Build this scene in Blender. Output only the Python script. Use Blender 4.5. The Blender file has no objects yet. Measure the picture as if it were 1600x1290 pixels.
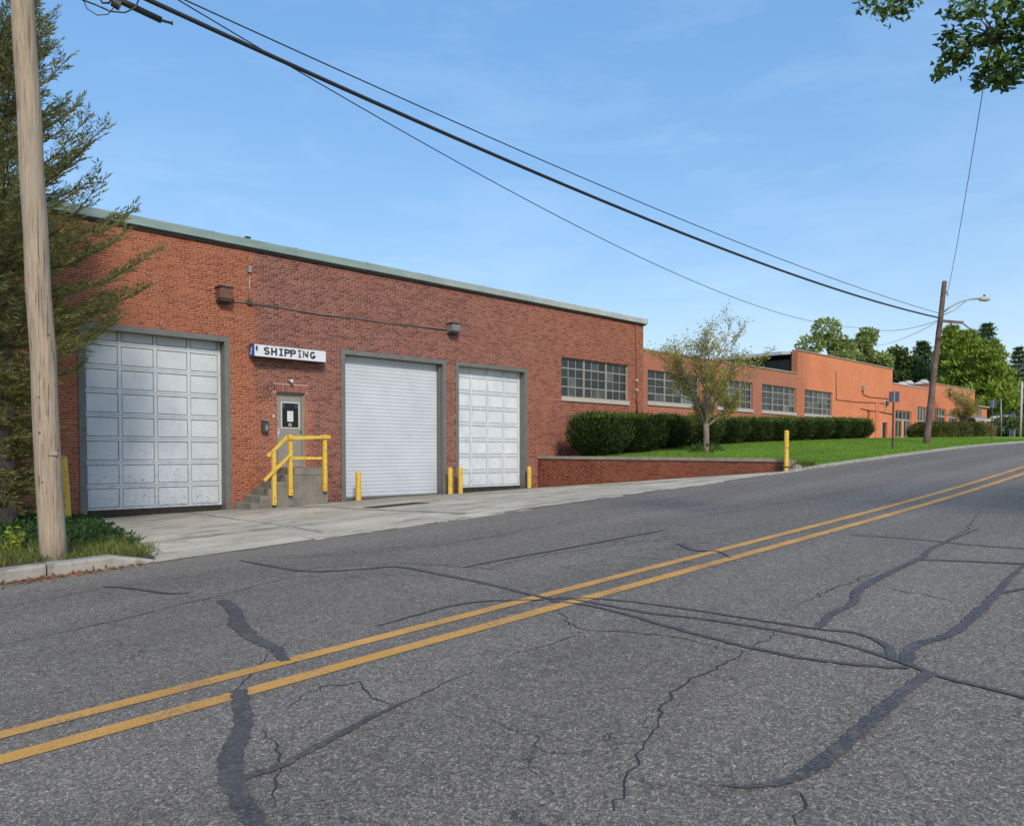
import bpy, bmesh, math, random
import numpy as np
from mathutils import Vector, Matrix

R = math.radians
rng = np.random.default_rng(7)
random.seed(7)
scene = bpy.context.scene
COL = scene.collection

# ------------------------------------------------------------------ camera
# World: X runs along the brick facade (y = 0), Y goes into the building, Z up. The camera stands on the
# near side of the road, 20.4 m in front of the facade, 1.6 m above the road there.
CAMX, CAMY, CAMZ = 0.0, -20.4, 1.6
FPX = 1200.0
PITCH = R(-1.6)
HEAD = math.atan2(0.7214, 0.6925)
HORIZON = 708.0
CPY = HORIZON - FPX * math.tan(PITCH)
fwd = Vector((math.cos(HEAD) * math.cos(PITCH), math.sin(HEAD) * math.cos(PITCH), math.sin(PITCH)))
rgt = Vector((math.sin(HEAD), -math.cos(HEAD), 0))
upv = rgt.cross(fwd)
cam_d = bpy.data.cameras.new('camera')
cam = bpy.data.objects.new('camera', cam_d)
COL.objects.link(cam)
cam.matrix_world = Matrix(((rgt.x, upv.x, -fwd.x, CAMX), (rgt.y, upv.y, -fwd.y, CAMY), (rgt.z, upv.z, -fwd.z, CAMZ), (0, 0, 0, 1)))
cam_d.sensor_width = 36.0
cam_d.lens = FPX / 1600 * 36
cam_d.shift_y = (CPY - 645.0) / 1600
cam_d.clip_end = 6000
cam_d.clip_start = 0.05
scene.camera = cam

# ------------------------------------------------------------------ sky, sun, exposure
SUN_EL, SUN_AZ = R(37), R(243)      # direction TO the sun, azimuth measured from +X towards +Y
w = bpy.data.worlds.new('World')
scene.world = w
w.use_nodes = True
wn, wl = w.node_tree.nodes, w.node_tree.links
sky = wn.new('ShaderNodeTexSky')
sky.sky_type = 'NISHITA'
sky.sun_disc = False
sky.sun_elevation = SUN_EL
sky.sun_rotation = math.pi / 2 - SUN_AZ
sky.air_density = 1.15
sky.dust_density = 0.6
sky.ozone_density = 1.6
bg = wn['Background']
bg.inputs['Strength'].default_value = 0.15
gm = wn.new('ShaderNodeGamma'); gm.inputs[1].default_value = 0.42
hs = wn.new('ShaderNodeHueSaturation'); hs.inputs['Saturation'].default_value = 2.08; hs.inputs['Value'].default_value = 2.08
wl.new(sky.outputs[0], gm.inputs[0]); wl.new(gm.outputs[0], hs.inputs['Color']); bl = wn.new('ShaderNodeMix'); bl.data_type = 'RGBA'; bl.blend_type = 'MULTIPLY'; bl.inputs[0].default_value = 1.0; bl.inputs[7].default_value = (0.97, 0.98, 1.09, 1)
wl.new(hs.outputs[0], bl.inputs[6]); tc = wn.new('ShaderNodeTexCoord'); mp = wn.new('ShaderNodeMapping'); mp.inputs['Scale'].default_value = (2.2, 2.2, 9.0)
nz = wn.new('ShaderNodeTexNoise'); nz.inputs['Scale'].default_value = 1.7; nz.inputs['Detail'].default_value = 7; nz.inputs['Roughness'].default_value = 0.62; nz.inputs['Distortion'].default_value = 0.5
mr = wn.new('ShaderNodeMapRange'); mr.inputs[1].default_value = 0.48; mr.inputs[2].default_value = 0.78; mr.inputs[4].default_value = 0.10
cm = wn.new('ShaderNodeMix'); cm.data_type = 'RGBA'; cm.inputs[7].default_value = (5.6, 6.4, 7.2, 1)
wl.new(tc.outputs['Generated'], mp.inputs[0]); wl.new(mp.outputs[0], nz.inputs['Vector']); wl.new(nz.outputs['Fac'], mr.inputs[0]); wl.new(mr.outputs[0], cm.inputs[0])
wl.new(bl.outputs[2], cm.inputs[6]); wl.new(cm.outputs[2], bg.inputs[0])
sun_d = bpy.data.lights.new('sun', 'SUN')
sun_d.energy = 2.45
sun_d.angle = R(10)
sun_d.color = (1.0, 0.90, 0.76)
sun = bpy.data.objects.new('sun', sun_d)
COL.objects.link(sun)
sd = Vector((math.cos(SUN_AZ) * math.cos(SUN_EL), math.sin(SUN_AZ) * math.cos(SUN_EL), math.sin(SUN_EL)))
sun.rotation_euler = sd.to_track_quat('Z', 'Y').to_euler()
sun.location = (0, -30, 40)
vs = scene.view_settings
vs.view_transform = 'Standard'
vs.look = 'None'
vs.gamma = 1
vs.use_curve_mapping = False
vs.exposure = 0.45

# ------------------------------------------------------------------ surveying helpers
def ray(px, py):
    return fwd + rgt * ((px - 800.0) / FPX) - upv * ((py - CPY) / FPX)
C0 = Vector((CAMX, CAMY, CAMZ))
def at_perp(px, py, p):
    """world point seen at a place of the photograph, p metres in front of the camera line (towards the facade)"""
    d = ray(px, py)
    return C0 + d * (p / d.y)
def at_depth(px, py, t):
    return C0 + ray(px, py) * t
def fx(px, py=640, y=0.0):
    return at_perp(px, py, y - CAMY).x
def fz(px, py, y=0.0):
    return at_perp(px, py, y - CAMY).z

# ------------------------------------------------------------------ ground heights
def zkerb(x):
    if x < -40: return -2.0
    if x < 30: return 0.05 * x
    if x < 48: return 1.5 + 0.05 * (x - 30) - 0.0007 * (x - 30) ** 2
    return min(2.173 + 0.0248 * (x - 48) - 0.0002 * (x - 48) ** 2, 2.9) if x < 100 else 2.9
KERB, NEARK = 10.5, -0.9
def zroad(x, p):
    c = 0.0
    if x > 11.5:
        c = min(0.00115 * (x - 11.5) ** 2, 0.14 + 0.002 * max(0, x - 22))
        c = min(c, 0.16)
    s = 1 - ((p - 4.8) / 5.7) ** 2
    return zkerb(x) + c * max(s, 0) - 0.004
def zdock(x):
    return 0.0175 * x - 0.07
def zapron(x, p):
    s = min(max((p - KERB) / 9.9, 0), 1)
    return (1 - s) * zkerb(x) + s * zdock(x)
WALL_A, WALL_B = (20.95, 20.4), (22.15, 11.15)       # retaining wall ends (x, perp)
def wall_x(p):
    f = (WALL_A[1] - p) / (WALL_A[1] - WALL_B[1])
    return WALL_A[0] + f * (WALL_B[0] - WALL_A[0])
def zfac(x):
    return float(np.interp(x, [20, 23, 27, 33, 45, 52, 60, 80, 120], [1.38, 1.52, 1.80, 2.08, 2.42, 2.55, 2.74, 3.0, 3.1]))
def zlawn(x, p):
    k = zkerb(x) + 0.085
    f = zfac(x)
    s = min(max((p - KERB - 0.15) / 5.5, 0), 1)
    s = 1 - (1 - s) ** 1.8
    return k + (f - k) * s
def bed_x(p):
    return 3.62 + (p - 10.5) / 9.9 * 1.75
def zbed(x, p):
    e = min(max((bed_x(p) - x) / 1.2, 0), 1)
    base = zkerb(x) * (1 - min(max((p - 10.5) / 9.9, 0), 1)) + zdock(max(x, -2)) * min(max((p - 10.5) / 9.9, 0), 1)
    return base + 0.03 + 0.12 * e
def road_pt(px, py):
    d = ray(px, py); t = 1.0
    while t < 120:
        q = C0 + d * t
        if q.z < zroad(q.x, q.y - CAMY): break
        t += 0.02
    return C0 + d * t

# ------------------------------------------------------------------ materials
def lin(r, g, b, k=1.0):
    f = lambda c: (c / 12.92 if c <= 0.04045 else ((c + 0.055) / 1.055) ** 2.4)
    return tuple(min(f(c / 255.0) * k, 0.95) for c in (r, g, b)) + (1,)
class NT:
    def __init__(s, name):
        s.m = bpy.data.materials.new(name); s.m.use_nodes = True
        s.n, s.l = s.m.node_tree.nodes, s.m.node_tree.links
        s.p = s.n['Principled BSDF']
        s.pos = s.n.new('ShaderNodeNewGeometry')
    def node(s, t, **kw):
        o = s.n.new(t)
        for k, v in kw.items(): setattr(o, k, v)
        return o
    def put(s, sock, v):
        if isinstance(v, bpy.types.NodeSocket): s.l.new(v, sock)
        else: sock.default_value = v
    def noise(s, scale, detail=3, rough=0.55, vec=None, dist=0.0, stretch=None):
        o = s.node('ShaderNodeTexNoise')
        o.inputs['Scale'].default_value = scale; o.inputs['Detail'].default_value = detail
        o.inputs['Roughness'].default_value = rough; o.inputs['Distortion'].default_value = dist
        v = vec or s.pos.outputs['Position']
        if stretch:
            mp = s.node('ShaderNodeMapping'); mp.inputs['Scale'].default_value = stretch
            s.l.new(v, mp.inputs[0]); v = mp.outputs[0]
        s.l.new(v, o.inputs['Vector'])
        return o.outputs['Fac']
    def ramp(s, f, stops, interp='LINEAR'):
        o = s.node('ShaderNodeValToRGB'); cr = o.color_ramp; cr.interpolation = interp
        while len(cr.elements) < len(stops): cr.elements.new(0.5)
        for e, (p, c) in zip(cr.elements, stops):
            e.position = p; e.color = c if len(c) == 4 else (*c, 1)
        s.put(o.inputs[0], f)
        return o.outputs[0]
    def mix(s, f, a, b, mode='MIX'):
        o = s.node('ShaderNodeMix', data_type='RGBA', blend_type=mode)
        s.put(o.inputs[0], f); s.put(o.inputs[6], a); s.put(o.inputs[7], b)
        return o.outputs[2]
    def math(s, op, a, b=0.0, c=0.0):
        o = s.node('ShaderNodeMath', operation=op)
        s.put(o.inputs[0], a); s.put(o.inputs[1], b); s.put(o.inputs[2], c)
        return o.outputs[0]
    def rmap(s, v, a, b, c=0.0, d=1.0):
        o = s.node('ShaderNodeMapRange'); s.put(o.inputs[0], v)
        for i, k in enumerate((a, b, c, d)): o.inputs[i + 1].default_value = k
        return o.outputs[0]
    def xyz(s):
        o = s.node('ShaderNodeSeparateXYZ'); s.l.new(s.pos.outputs['Position'], o.inputs[0]); return o.outputs
    def island(s):
        oi = s.node('ShaderNodeObjectInfo')
        return s.math('FRACT', s.math('ADD', s.pos.outputs['Random Per Island'], s.math('MULTIPLY', oi.outputs['Random'], 7.31)))
    def bump(s, h, strength=0.3, dist=0.01):
        o = s.node('ShaderNodeBump'); o.inputs['Strength'].default_value = strength; o.inputs['Distance'].default_value = dist
        s.l.new(h, o.inputs['Height']); s.l.new(o.outputs[0], s.p.inputs['Normal'])
    def done(s, colour, rough=0.8, metal=0.0, spec=None):
        s.put(s.p.inputs['Base Color'], colour); s.put(s.p.inputs['Roughness'], rough)
        s.p.inputs['Metallic'].default_value = metal
        if spec is not None: s.p.inputs['Specular IOR Level'].default_value = spec
        return s.m
def k4(c, k): return (c[0] * k, c[1] * k, c[2] * k, 1)

def weathered(name, c, rough=0.7, var=0.25, scale=3.0, dirt=None, dirt_amt=0.0, dscale=18, bump=0.15, metal=0.0, spec=None, stretch=None):
    s = NT(name)
    n = s.noise(scale, 5, 0.6, stretch=stretch)
    col = s.ramp(n, [(0.28, k4(c, 1 - var)), (0.72, k4(c, 1 + var))])
    if dirt is not None:
        d = s.noise(dscale, 6, 0.7)
        col = s.mix(s.rmap(d, 0.66 - 0.2 * dirt_amt, 0.72 - 0.15 * dirt_amt), col, dirt)
    if bump: s.bump(s.noise(scale * 25, 3), bump, 0.004)
    return s.done(col, rough, metal, spec)

M = {}
# --- brick of the shipping dock: every brick gets its own tone; a purple-brown field with a toothed left edge
def brick_mat(name, k=1.0, zone=True, edge=0):
    s = NT(name)
    r = s.island()
    red = s.ramp(r, [(0.0, lin(132, 76, 61)), (0.25, lin(158, 93, 71)), (0.55, lin(174, 106, 80)), (0.8, lin(164, 98, 76)), (1.0, lin(146, 90, 75))])
    red = s.mix(s.rmap(s.noise(0.5, 3), 0.35, 0.7), red, s.ramp(r, [(0, lin(130, 74, 58)), (0.5, lin(158, 94, 73)), (1, lin(146, 94, 78))]))
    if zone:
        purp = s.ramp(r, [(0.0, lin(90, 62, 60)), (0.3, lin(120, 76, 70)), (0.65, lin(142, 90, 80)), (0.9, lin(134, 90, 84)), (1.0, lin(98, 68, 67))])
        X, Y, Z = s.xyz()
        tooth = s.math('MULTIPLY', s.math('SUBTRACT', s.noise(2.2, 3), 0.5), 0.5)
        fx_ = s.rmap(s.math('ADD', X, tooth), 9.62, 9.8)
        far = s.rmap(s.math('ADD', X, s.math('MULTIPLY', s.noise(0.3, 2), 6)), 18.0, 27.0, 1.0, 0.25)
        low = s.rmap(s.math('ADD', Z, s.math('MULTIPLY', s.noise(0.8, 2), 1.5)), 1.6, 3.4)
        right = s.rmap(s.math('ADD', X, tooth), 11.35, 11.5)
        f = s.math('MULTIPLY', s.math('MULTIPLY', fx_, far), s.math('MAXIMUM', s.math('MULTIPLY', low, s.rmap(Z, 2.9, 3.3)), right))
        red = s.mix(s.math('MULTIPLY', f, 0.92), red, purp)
    col = s.mix(s.rmap(s.noise(9, 4), 0.45, 0.8, 0, 0.35), red, lin(70, 44, 40))
    col = s.mix(s.rmap(s.noise(1.6, 5, 0.7, stretch=(2.2, 1, 0.18)), 0.54, 0.72, 0, 0.22), col, lin(84, 58, 50))
    col = s.mix(1.0, col, (k, k, k, 1), 'MULTIPLY')
    s.bump(s.noise(90, 3), 0.25, 0.003)
    return s.done(col, 0.9, spec=0.2)
M['brick'] = brick_mat('brick_dock')
M['brick_ret'] = brick_mat('brick_retaining', 0.72, zone=False)
def mortar_mat():
    s = NT('mortar')
    X, Y, Z = s.xyz()
    c = s.ramp(s.noise(1.3, 5), [(0.3, lin(168, 124, 94)), (0.7, lin(196, 154, 120))])
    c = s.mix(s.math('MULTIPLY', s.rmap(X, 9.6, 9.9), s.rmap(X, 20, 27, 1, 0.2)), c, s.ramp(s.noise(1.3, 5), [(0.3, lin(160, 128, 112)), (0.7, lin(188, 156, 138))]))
    low = s.rmap(s.math('ADD', Z, s.math('MULTIPLY', s.noise(0.8, 2), 2)), 0.8, 2.4, 0.55, 0.0)
    return s.done(s.mix(low, c, lin(130, 92, 72)), 0.95)
M['mortar'] = mortar_mat()
M['mortar_dark'] = weathered('mortar_dark', lin(120, 84, 66), 0.95)
# --- brick of the farther wings, sunlight mixed into the salmon tones (individual bricks no longer resolve)
def far_brick(name, c1, c2, mort, bs=1.0, stain=None):
    s = NT(name)
    tc = s.xyz()
    cb = s.node('ShaderNodeCombineXYZ'); s.l.new(s.math('ADD', tc[0], tc[1]), cb.inputs[0]); s.l.new(tc[2], cb.inputs[1])
    b = s.node('ShaderNodeTexBrick')
    s.l.new(cb.outputs[0], b.inputs['Vector'])
    b.inputs['Color1'].default_value = c1; b.inputs['Color2'].default_value = c2; b.inputs['Mortar'].default_value = mort
    b.inputs['Scale'].default_value = 1.0; b.inputs['Mortar Size'].default_value = 0.009; b.inputs['Mortar Smooth'].default_value = 0.2
    b.inputs['Brick Width'].default_value = 0.213; b.inputs['Row Height'].default_value = 0.069; b.inputs['Bias'].default_value = -0.1
    col = s.mix(s.rmap(s.noise(0.45, 5, 0.6), 0.35, 0.75, 0, 0.42), b.outputs['Color'], k4(c1, 0.66))
    col = s.mix(s.rmap(s.noise(3.5, 5, 0.7), 0.60, 0.70, 0, 0.35), col, k4(c2, 0.68))
    if stain:
        col = s.mix(s.math('MULTIPLY', s.rmap(s.math('ADD', tc[0], s.math('MULTIPLY', s.noise(1.1, 4), 2.0)), stain[0], stain[1], 1, 0), 0.45), col, lin(128, 84, 70))
    s.bump(b.outputs['Fac'], 0.35, -0.006)
    return s.done(col, 0.9, spec=0.2)
M['brick_mid'] = far_brick('brick_mid_wing', lin(166, 100, 78), lin(150, 88, 68), lin(186, 142, 118))
M['brick_salmon'] = far_brick('brick_salmon', lin(212, 128, 90), lin(194, 110, 76), lin(222, 154, 116), stain=(43.6, 45.0))  # lighter orange brick, partly warm sunlight put into the base colour
M['brick_salmon_end'] = far_brick('brick_salmon_end', lin(208, 124, 88), lin(190, 106, 74), lin(216, 150, 114))  # same sunlit warmth in the brick colour of the end wings

# --- ground
def asphalt():
    s = NT('asphalt')
    P = s.pos.outputs['Position']
    v = s.node('ShaderNodeTexVoronoi', feature='F1'); v.inputs['Scale'].default_value = 62
    s.l.new(P, v.inputs['Vector'])
    grain = s.noise(38, 4, 0.72, dist=2.2)
    fine = s.noise(190, 2, 0.7)
    coarse = s.noise(24, 3, 0.7, dist=2.6)
    g = s.math('ADD', s.math('MULTIPLY', coarse, 0.42), s.math('ADD', s.math('MULTIPLY', grain, 0.42), s.math('MULTIPLY', fine, 0.24)))
    base = s.ramp(g, [(0.36, lin(40, 37, 34)), (0.48, lin(84, 79, 73)), (0.56, lin(107, 101, 93)), (0.65, lin(192, 182, 166))])
    vc = s.node('ShaderNodeSeparateColor'); s.l.new(v.outputs['Color'], vc.inputs[0])
    base = s.mix(s.rmap(vc.outputs[0], 0.0, 1.0, 0.0, 0.33), base, s.ramp(vc.outputs[1], [(0, lin(50, 47, 44)), (1, lin(158, 150, 140))]))
    big = s.noise(0.35, 5, 0.6, stretch=(0.35, 1.2, 1))
    base = s.mix(s.rmap(big, 0.3, 0.72), k_mix(s, base, 0.86), k_mix(s, base, 1.14))
    blot = s.noise(1.7, 5, 0.65)
    base = s.mix(s.rmap(blot, 0.62, 0.75, 0, 0.3), base, lin(86, 80, 74))
    X, Y, Z = s.xyz()
    per = s.math('ADD', s.math('SUBTRACT', Y, CAMY), s.math('MULTIPLY', s.math('SUBTRACT', s.noise(0.25, 3), 0.5), 1.6))
    wv = s.math('SINE', s.math('MULTIPLY', per, 3.4))
    base = s.mix(s.rmap(wv, 0.1, 1.0, 0, 0.22), base, k_mix(s, base, 1.45))
    base = s.mix(s.rmap(s.noise(0.9, 6, 0.7, stretch=(0.5, 1.4, 1)), 0.56, 0.74, 0, 0.35), base, lin(98, 90, 80))
    edge = s.rmap(s.math('ADD', per, s.math('MULTIPLY', s.noise(2.5, 5, 0.7), 1.2)), 10.2, 11.4, 0, 0.55)
    base = s.mix(edge, base, lin(132, 124, 112))
    def web(scale, wid, lo, hi, amt, base):
        dn = s.node('ShaderNodeTexNoise'); dn.inputs['Scale'].default_value = 3.5; dn.inputs['Detail'].default_value = 5
        s.l.new(P, dn.inputs['Vector'])
        av = s.node('ShaderNodeVectorMath', operation='MULTIPLY_ADD'); s.l.new(dn.outputs['Color'], av.inputs[0]); av.inputs[1].default_value = (0.55, 0.55, 0.55); s.l.new(P, av.inputs[2])
        vo = s.node('ShaderNodeTexVoronoi', feature='DISTANCE_TO_EDGE'); vo.inputs['Scale'].default_value = scale; s.l.new(av.outputs[0], vo.inputs['Vector'])
        m = s.math('MULTIPLY', s.rmap(vo.outputs['Distance'], 0, wid, 1, 0), s.rmap(s.noise(0.42, 4, 0.6), lo, hi, 0, amt))
        return s.mix(m, base, lin(44, 42, 40))
    base = web(0.75, 0.009, 0.46, 0.60, 0.75, base)
    base = web(2.2, 0.016, 0.55, 0.68, 0.6, base)
    s.bump(g, 0.7, 0.007)
    return s.done(base, 0.88, spec=0.2)
def k_mix(s, c, k): return s.mix(1.0, c, (k, k, k, 1), 'MULTIPLY')
M['asphalt'] = asphalt()
def tar_mat():
    s = NT('tar_sealant')
    n = s.noise(45, 4, 0.7)
    c = s.ramp(n, [(0.38, lin(56, 54, 52)), (0.55, lin(76, 73, 70)), (0.70, lin(118, 112, 104))])
    c = s.mix(s.rmap(s.noise(2.5, 5, 0.65), 0.45, 0.7, 0, 0.5), c, lin(96, 90, 83))
    c = s.mix(s.rmap(s.noise(7, 6, 0.75), 0.54, 0.66, 0, 0.75), c, lin(108, 101, 92))
    s.bump(n, 0.4, 0.004)
    return s.done(c, 0.62, spec=0.4)
M['tar'] = tar_mat()
M['grit'] = weathered('gutter_grit', lin(112, 102, 88), 1.0, 0.35, 12, dirt=lin(74, 66, 56), dirt_amt=0.6, dscale=25, bump=0.6)
M['crack'] = weathered('crack_dark', lin(50, 50, 53), 0.95, 0.2, 8)
def yellow_line():
    s = NT('road_paint_yellow')
    n = s.noise(55, 5, 0.75)
    worn = s.noise(3.0, 4, 0.6)
    f = s.math('ADD', s.math('MULTIPLY', n, 0.8), s.math('MULTIPLY', worn, 0.35))
    c = s.ramp(s.noise(2.0, 4), [(0.3, lin(188, 138, 62)), (0.7, lin(206, 156, 78))])
    s.bump(n, 0.4, 0.004)
    return s.done(s.mix(s.rmap(f, 0.585, 0.70, 0, 0.9), s.mix(s.rmap(s.noise(0.9, 5, 0.7), 0.5, 0.7, 0, 0.4), c, lin(150, 122, 78)), lin(104, 95, 82)), 0.75)
M['yellow_line'] = yellow_line()
def concrete(name, c1, c2, stain, sc=1.0, amt=0.6):
    s = NT(name)
    n = s.noise(0.8 * sc, 6, 0.6, dist=0.3)
    col = s.ramp(n, [(0.3, c1), (0.68, c2)])
    st = s.noise(1.5 * sc, 7, 0.68, stretch=(0.9, 1.1, 1.0))
    col = s.mix(s.rmap(st, 0.5, 0.72, 0, amt), col, stain)
    sp = s.noise(70, 3, 0.7)
    col = s.mix(s.rmap(sp, 0.55, 0.75, 0, 0.4), col, k4(stain, 0.75))
    r = s.island()
    col = s.mix(s.rmap(r, 0, 1, 0.0, 0.22), col, stain)
    s.bump(s.noise(60, 5, 0.7), 0.3, 0.005)
    return s.done(col, 0.88)
def slab_grime(m):
    nt = m.node_tree; p = nt.nodes['Principled BSDF']; src = p.inputs['Base Color'].links[0].from_socket
    g = nt.nodes.new('ShaderNodeNewGeometry'); sp = nt.nodes.new('ShaderNodeSeparateXYZ'); nt.links.new(g.outputs['Position'], sp.inputs[0])
    n = nt.nodes.new('ShaderNodeTexNoise'); n.inputs['Scale'].default_value = 0.7; n.inputs['Detail'].default_value = 7; n.inputs['Roughness'].default_value = 0.7; nt.links.new(g.outputs['Position'], n.inputs['Vector'])
    ad = nt.nodes.new('ShaderNodeMath'); ad.operation = 'MULTIPLY_ADD'; nt.links.new(n.outputs['Fac'], ad.inputs[0]); ad.inputs[1].default_value = 6.0; nt.links.new(sp.outputs[1], ad.inputs[2])
    mr = nt.nodes.new('ShaderNodeMapRange'); nt.links.new(ad.outputs[0], mr.inputs[0]); mr.inputs[1].default_value = -1.2; mr.inputs[2].default_value = 2.6; mr.inputs[3].default_value = 0; mr.inputs[4].default_value = 0.62
    mx = nt.nodes.new('ShaderNodeMix'); mx.data_type = 'RGBA'; nt.links.new(mr.outputs[0], mx.inputs[0]); nt.links.new(src, mx.inputs[6]); mx.inputs[7].default_value = lin(104, 98, 82)
    nt.links.new(mx.outputs[2], p.inputs['Base Color'])
    return m
M['slab'] = concrete('concrete_slab', lin(170, 161, 142), lin(204, 195, 176), lin(118, 109, 92), 1.0, 0.9)
slab_grime(M['slab'])
M['kerb'] = concrete('concrete_kerb', lin(146, 143, 135), lin(168, 164, 154), lin(96, 92, 78), 3.0, 0.95)
M['step'] = concrete('concrete_step', lin(112, 108, 99), lin(140, 135, 125), lin(84, 80, 72), 2.5)
M['cap'] = concrete('cap_stone', lin(132, 124, 112), lin(156, 148, 136), lin(92, 86, 74), 3.0)
M['sill'] = weathered('sill_stone', lin(176, 170, 160), 0.8, 0.12, 4)
M['soil'] = weathered('soil', lin(86, 66, 50), 1.0, 0.3, 4, bump=0.6)
M['mulch'] = weathered('mulch', lin(112, 74, 54), 1.0, 0.35, 14, bump=0.6)
def lawn_mat():
    s = NT('lawn_turf')
    n1 = s.noise(0.5, 4, 0.6, stretch=(0.35, 1.4, 1)); n2 = s.noise(26, 5, 0.75); n3 = s.noise(3.2, 3)
    c = s.ramp(n1, [(0.3, lin(88, 124, 38)), (0.5, lin(118, 152, 50)), (0.72, lin(152, 180, 66))])
    c = s.mix(s.rmap(n2, 0.35, 0.7, 0.0, 0.5), c, lin(66, 98, 32))
    c = s.mix(s.rmap(n3, 0.52, 0.75, 0, 0.5), c, lin(146, 150, 74))
    c = s.mix(s.rmap(s.noise(1.1, 6, 0.7), 0.55, 0.7, 0, 0.35), c, lin(72, 96, 36))
    s.bump(n2, 0.9, 0.03)
    return s.done(c, 0.9, spec=0.15)
M['lawn'] = lawn_mat()
M['ground'] = weathered('ground_cover', lin(88, 100, 54), 1.0, 0.25, 0.2)

# --- paints, metals, wood
def door_paint(name, clean):
    s = NT(name)
    c = s.ramp(s.noise(1.2, 5, 0.6), [(0.3, lin(180 + clean, 187 + clean, 192 + clean)), (0.7, lin(200 + clean, 206 + clean, 209 + clean))])
    chips = s.noise(10, 5, 0.72, stretch=(1, 1, 1.8))
    X, Y, Z = s.xyz()
    low = s.rmap(Z, 0.1, 2.6, 0.075, -0.01)
    m = s.math('ADD', chips, low)
    c = s.mix(s.rmap(m, 0.650 + clean * .002, 0.682 + clean * .002, 0, 0.85), c, lin(104, 98, 88))
    c = s.mix(s.rmap(s.noise(2.5, 5, 0.7, stretch=(2.5, 1, 0.6)), 0.52, 0.75, 0, 0.35), c, lin(156, 156, 150))
    c = s.mix(s.math('MULTIPLY', s.rmap(s.noise(7, 6, 0.75, stretch=(3, 1, 0.35)), 0.52, 0.68), s.rmap(Z, 0.15, 1.0, 0.6, 0.0)), c, lin(124, 114, 98))
    r = s.island()
    c = s.mix(s.rmap(r, 0, 1, 0, 0.16), c, lin(176, 182, 188))
    s.bump(s.noise(40, 3), 0.12, 0.003)
    return s.done(c, 0.55)
M['door_white'] = door_paint('white_door_paint', 3)
M['door_clean'] = door_paint('white_door_paint_clean', 16)
M['door_groove'] = weathered('door_groove', lin(140, 145, 147), 0.7, 0.2, 6)
M['slat_white'] = weathered('slat_white', lin(188, 195, 201), 0.5, 0.08, 1.2, dirt=lin(160, 162, 160), dirt_amt=0.05, dscale=5, bump=0.05)
M['steel_frame'] = weathered('grey_steel_frame', lin(104, 104, 100), 0.6, 0.15, 2.5, dirt=lin(78, 68, 58), dirt_amt=0.2, dscale=9)
M['rubber'] = weathered('rubber_seal', lin(50, 46, 40), 0.9, 0.25, 6)
M['grey_door'] = weathered('grey_door_paint', lin(134, 132, 124), 0.55, 0.07, 2)
def copper():
    s = NT('fascia_patina')
    X, Y, Z = s.xyz()
    c = s.ramp(s.noise(1.3, 5, 0.65, stretch=(0.6, 1, 2.5)), [(0.3, lin(108, 130, 126)), (0.7, lin(138, 158, 152))])
    g = s.ramp(s.noise(2.0, 4), [(0.3, lin(150, 154, 150)), (0.7, lin(176, 180, 176))])
    c = s.mix(s.rmap(s.math('ADD', X, s.math('MULTIPLY', s.noise(0.6, 3), 6)), 14, 27), c, g)
    c = s.mix(s.rmap(s.noise(7, 5, 0.7), 0.62, 0.72, 0, 0.5), c, lin(92, 104, 98))
    return s.done(c, 0.6)
M['fascia'] = copper()
M['cap_metal'] = weathered('parapet_cap', lin(150, 140, 130), 0.6, 0.15, 3)
M['roofing'] = weathered('roofing', lin(86, 82, 78), 0.95, 0.2, 2)
M['eave'] = weathered('eave_paint', lin(176, 178, 180), 0.6, 0.1, 2)
def safety_yellow():
    s = NT('safety_yellow_paint')
    c = s.ramp(s.noise(2.5, 4), [(0.3, lin(206, 166, 52)), (0.7, lin(224, 188, 78))])
    n = s.noise(19, 5, 0.72)
    c = s.mix(s.rmap(n, 0.585, 0.62), c, lin(84, 62, 42))
    c = s.mix(s.rmap(s.noise(5, 4), 0.52, 0.72, 0, 0.6), c, lin(188, 166, 100))
    s.bump(n, 0.2, 0.004)
    return s.done(c, 0.6)
M['yellow'] = safety_yellow()
def wood(name, c1, c2, c3):
    s = NT(name)
    g = s.noise(6, 6, 0.7, stretch=(6, 6, 0.35))
    c = s.ramp(g, [(0.3, c1), (0.5, c2), (0.72, c3)])
    cr = s.noise(5, 5, 0.6, stretch=(9, 9, 0.25), dist=0.6)
    c = s.mix(s.rmap(cr, 0.58, 0.64, 0, 0.8), c, k4(c1, 0.42))
    v = s.node('ShaderNodeTexVoronoi'); v.inputs['Scale'].default_value = 4.0
    s.l.new(s.pos.outputs['Position'], v.inputs['Vector'])
    c = s.mix(s.rmap(v.outputs['Distance'], 0.05, 0.10, 0.85, 0), c, k4(c1, 0.45))
    c = s.mix(s.rmap(s.noise(1.1, 4), 0.5, 0.75, 0, 0.45), c, lin(150, 142, 132))
    s.bump(s.math('ADD', g, cr), 0.5, 0.012)
    return s.done(c, 0.85)
M['pole_pale'] = wood('pole_wood_pale', lin(124, 110, 94), lin(158, 142, 122), lin(178, 162, 140))
M['pole_dark'] = wood('pole_wood_dark', lin(74, 58, 48), lin(92, 74, 62), lin(110, 92, 78))
M['bark'] = wood('bark_grey', lin(92, 82, 72), lin(118, 106, 94), lin(138, 126, 112))
M['bark_dark'] = wood('bark_dark', lin(62, 52, 44), lin(80, 68, 58), lin(96, 84, 72))
M['black'] = weathered('black_cable', lin(34, 34, 36), 0.5, 0.15, 5)
M['dark_metal'] = weathered('dark_metal', lin(62, 60, 58), 0.55, 0.15, 4)
M['grey_metal'] = weathered('galvanised', lin(140, 142, 142), 0.45, 0.12, 5, metal=0.4)
M['brown_metal'] = weathered('brown_lamp_box', lin(112, 76, 66), 0.5, 0.1, 4)
M['lamp_glass'] = weathered('lamp_lens', lin(196, 196, 188), 0.25, 0.06, 4)
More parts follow.
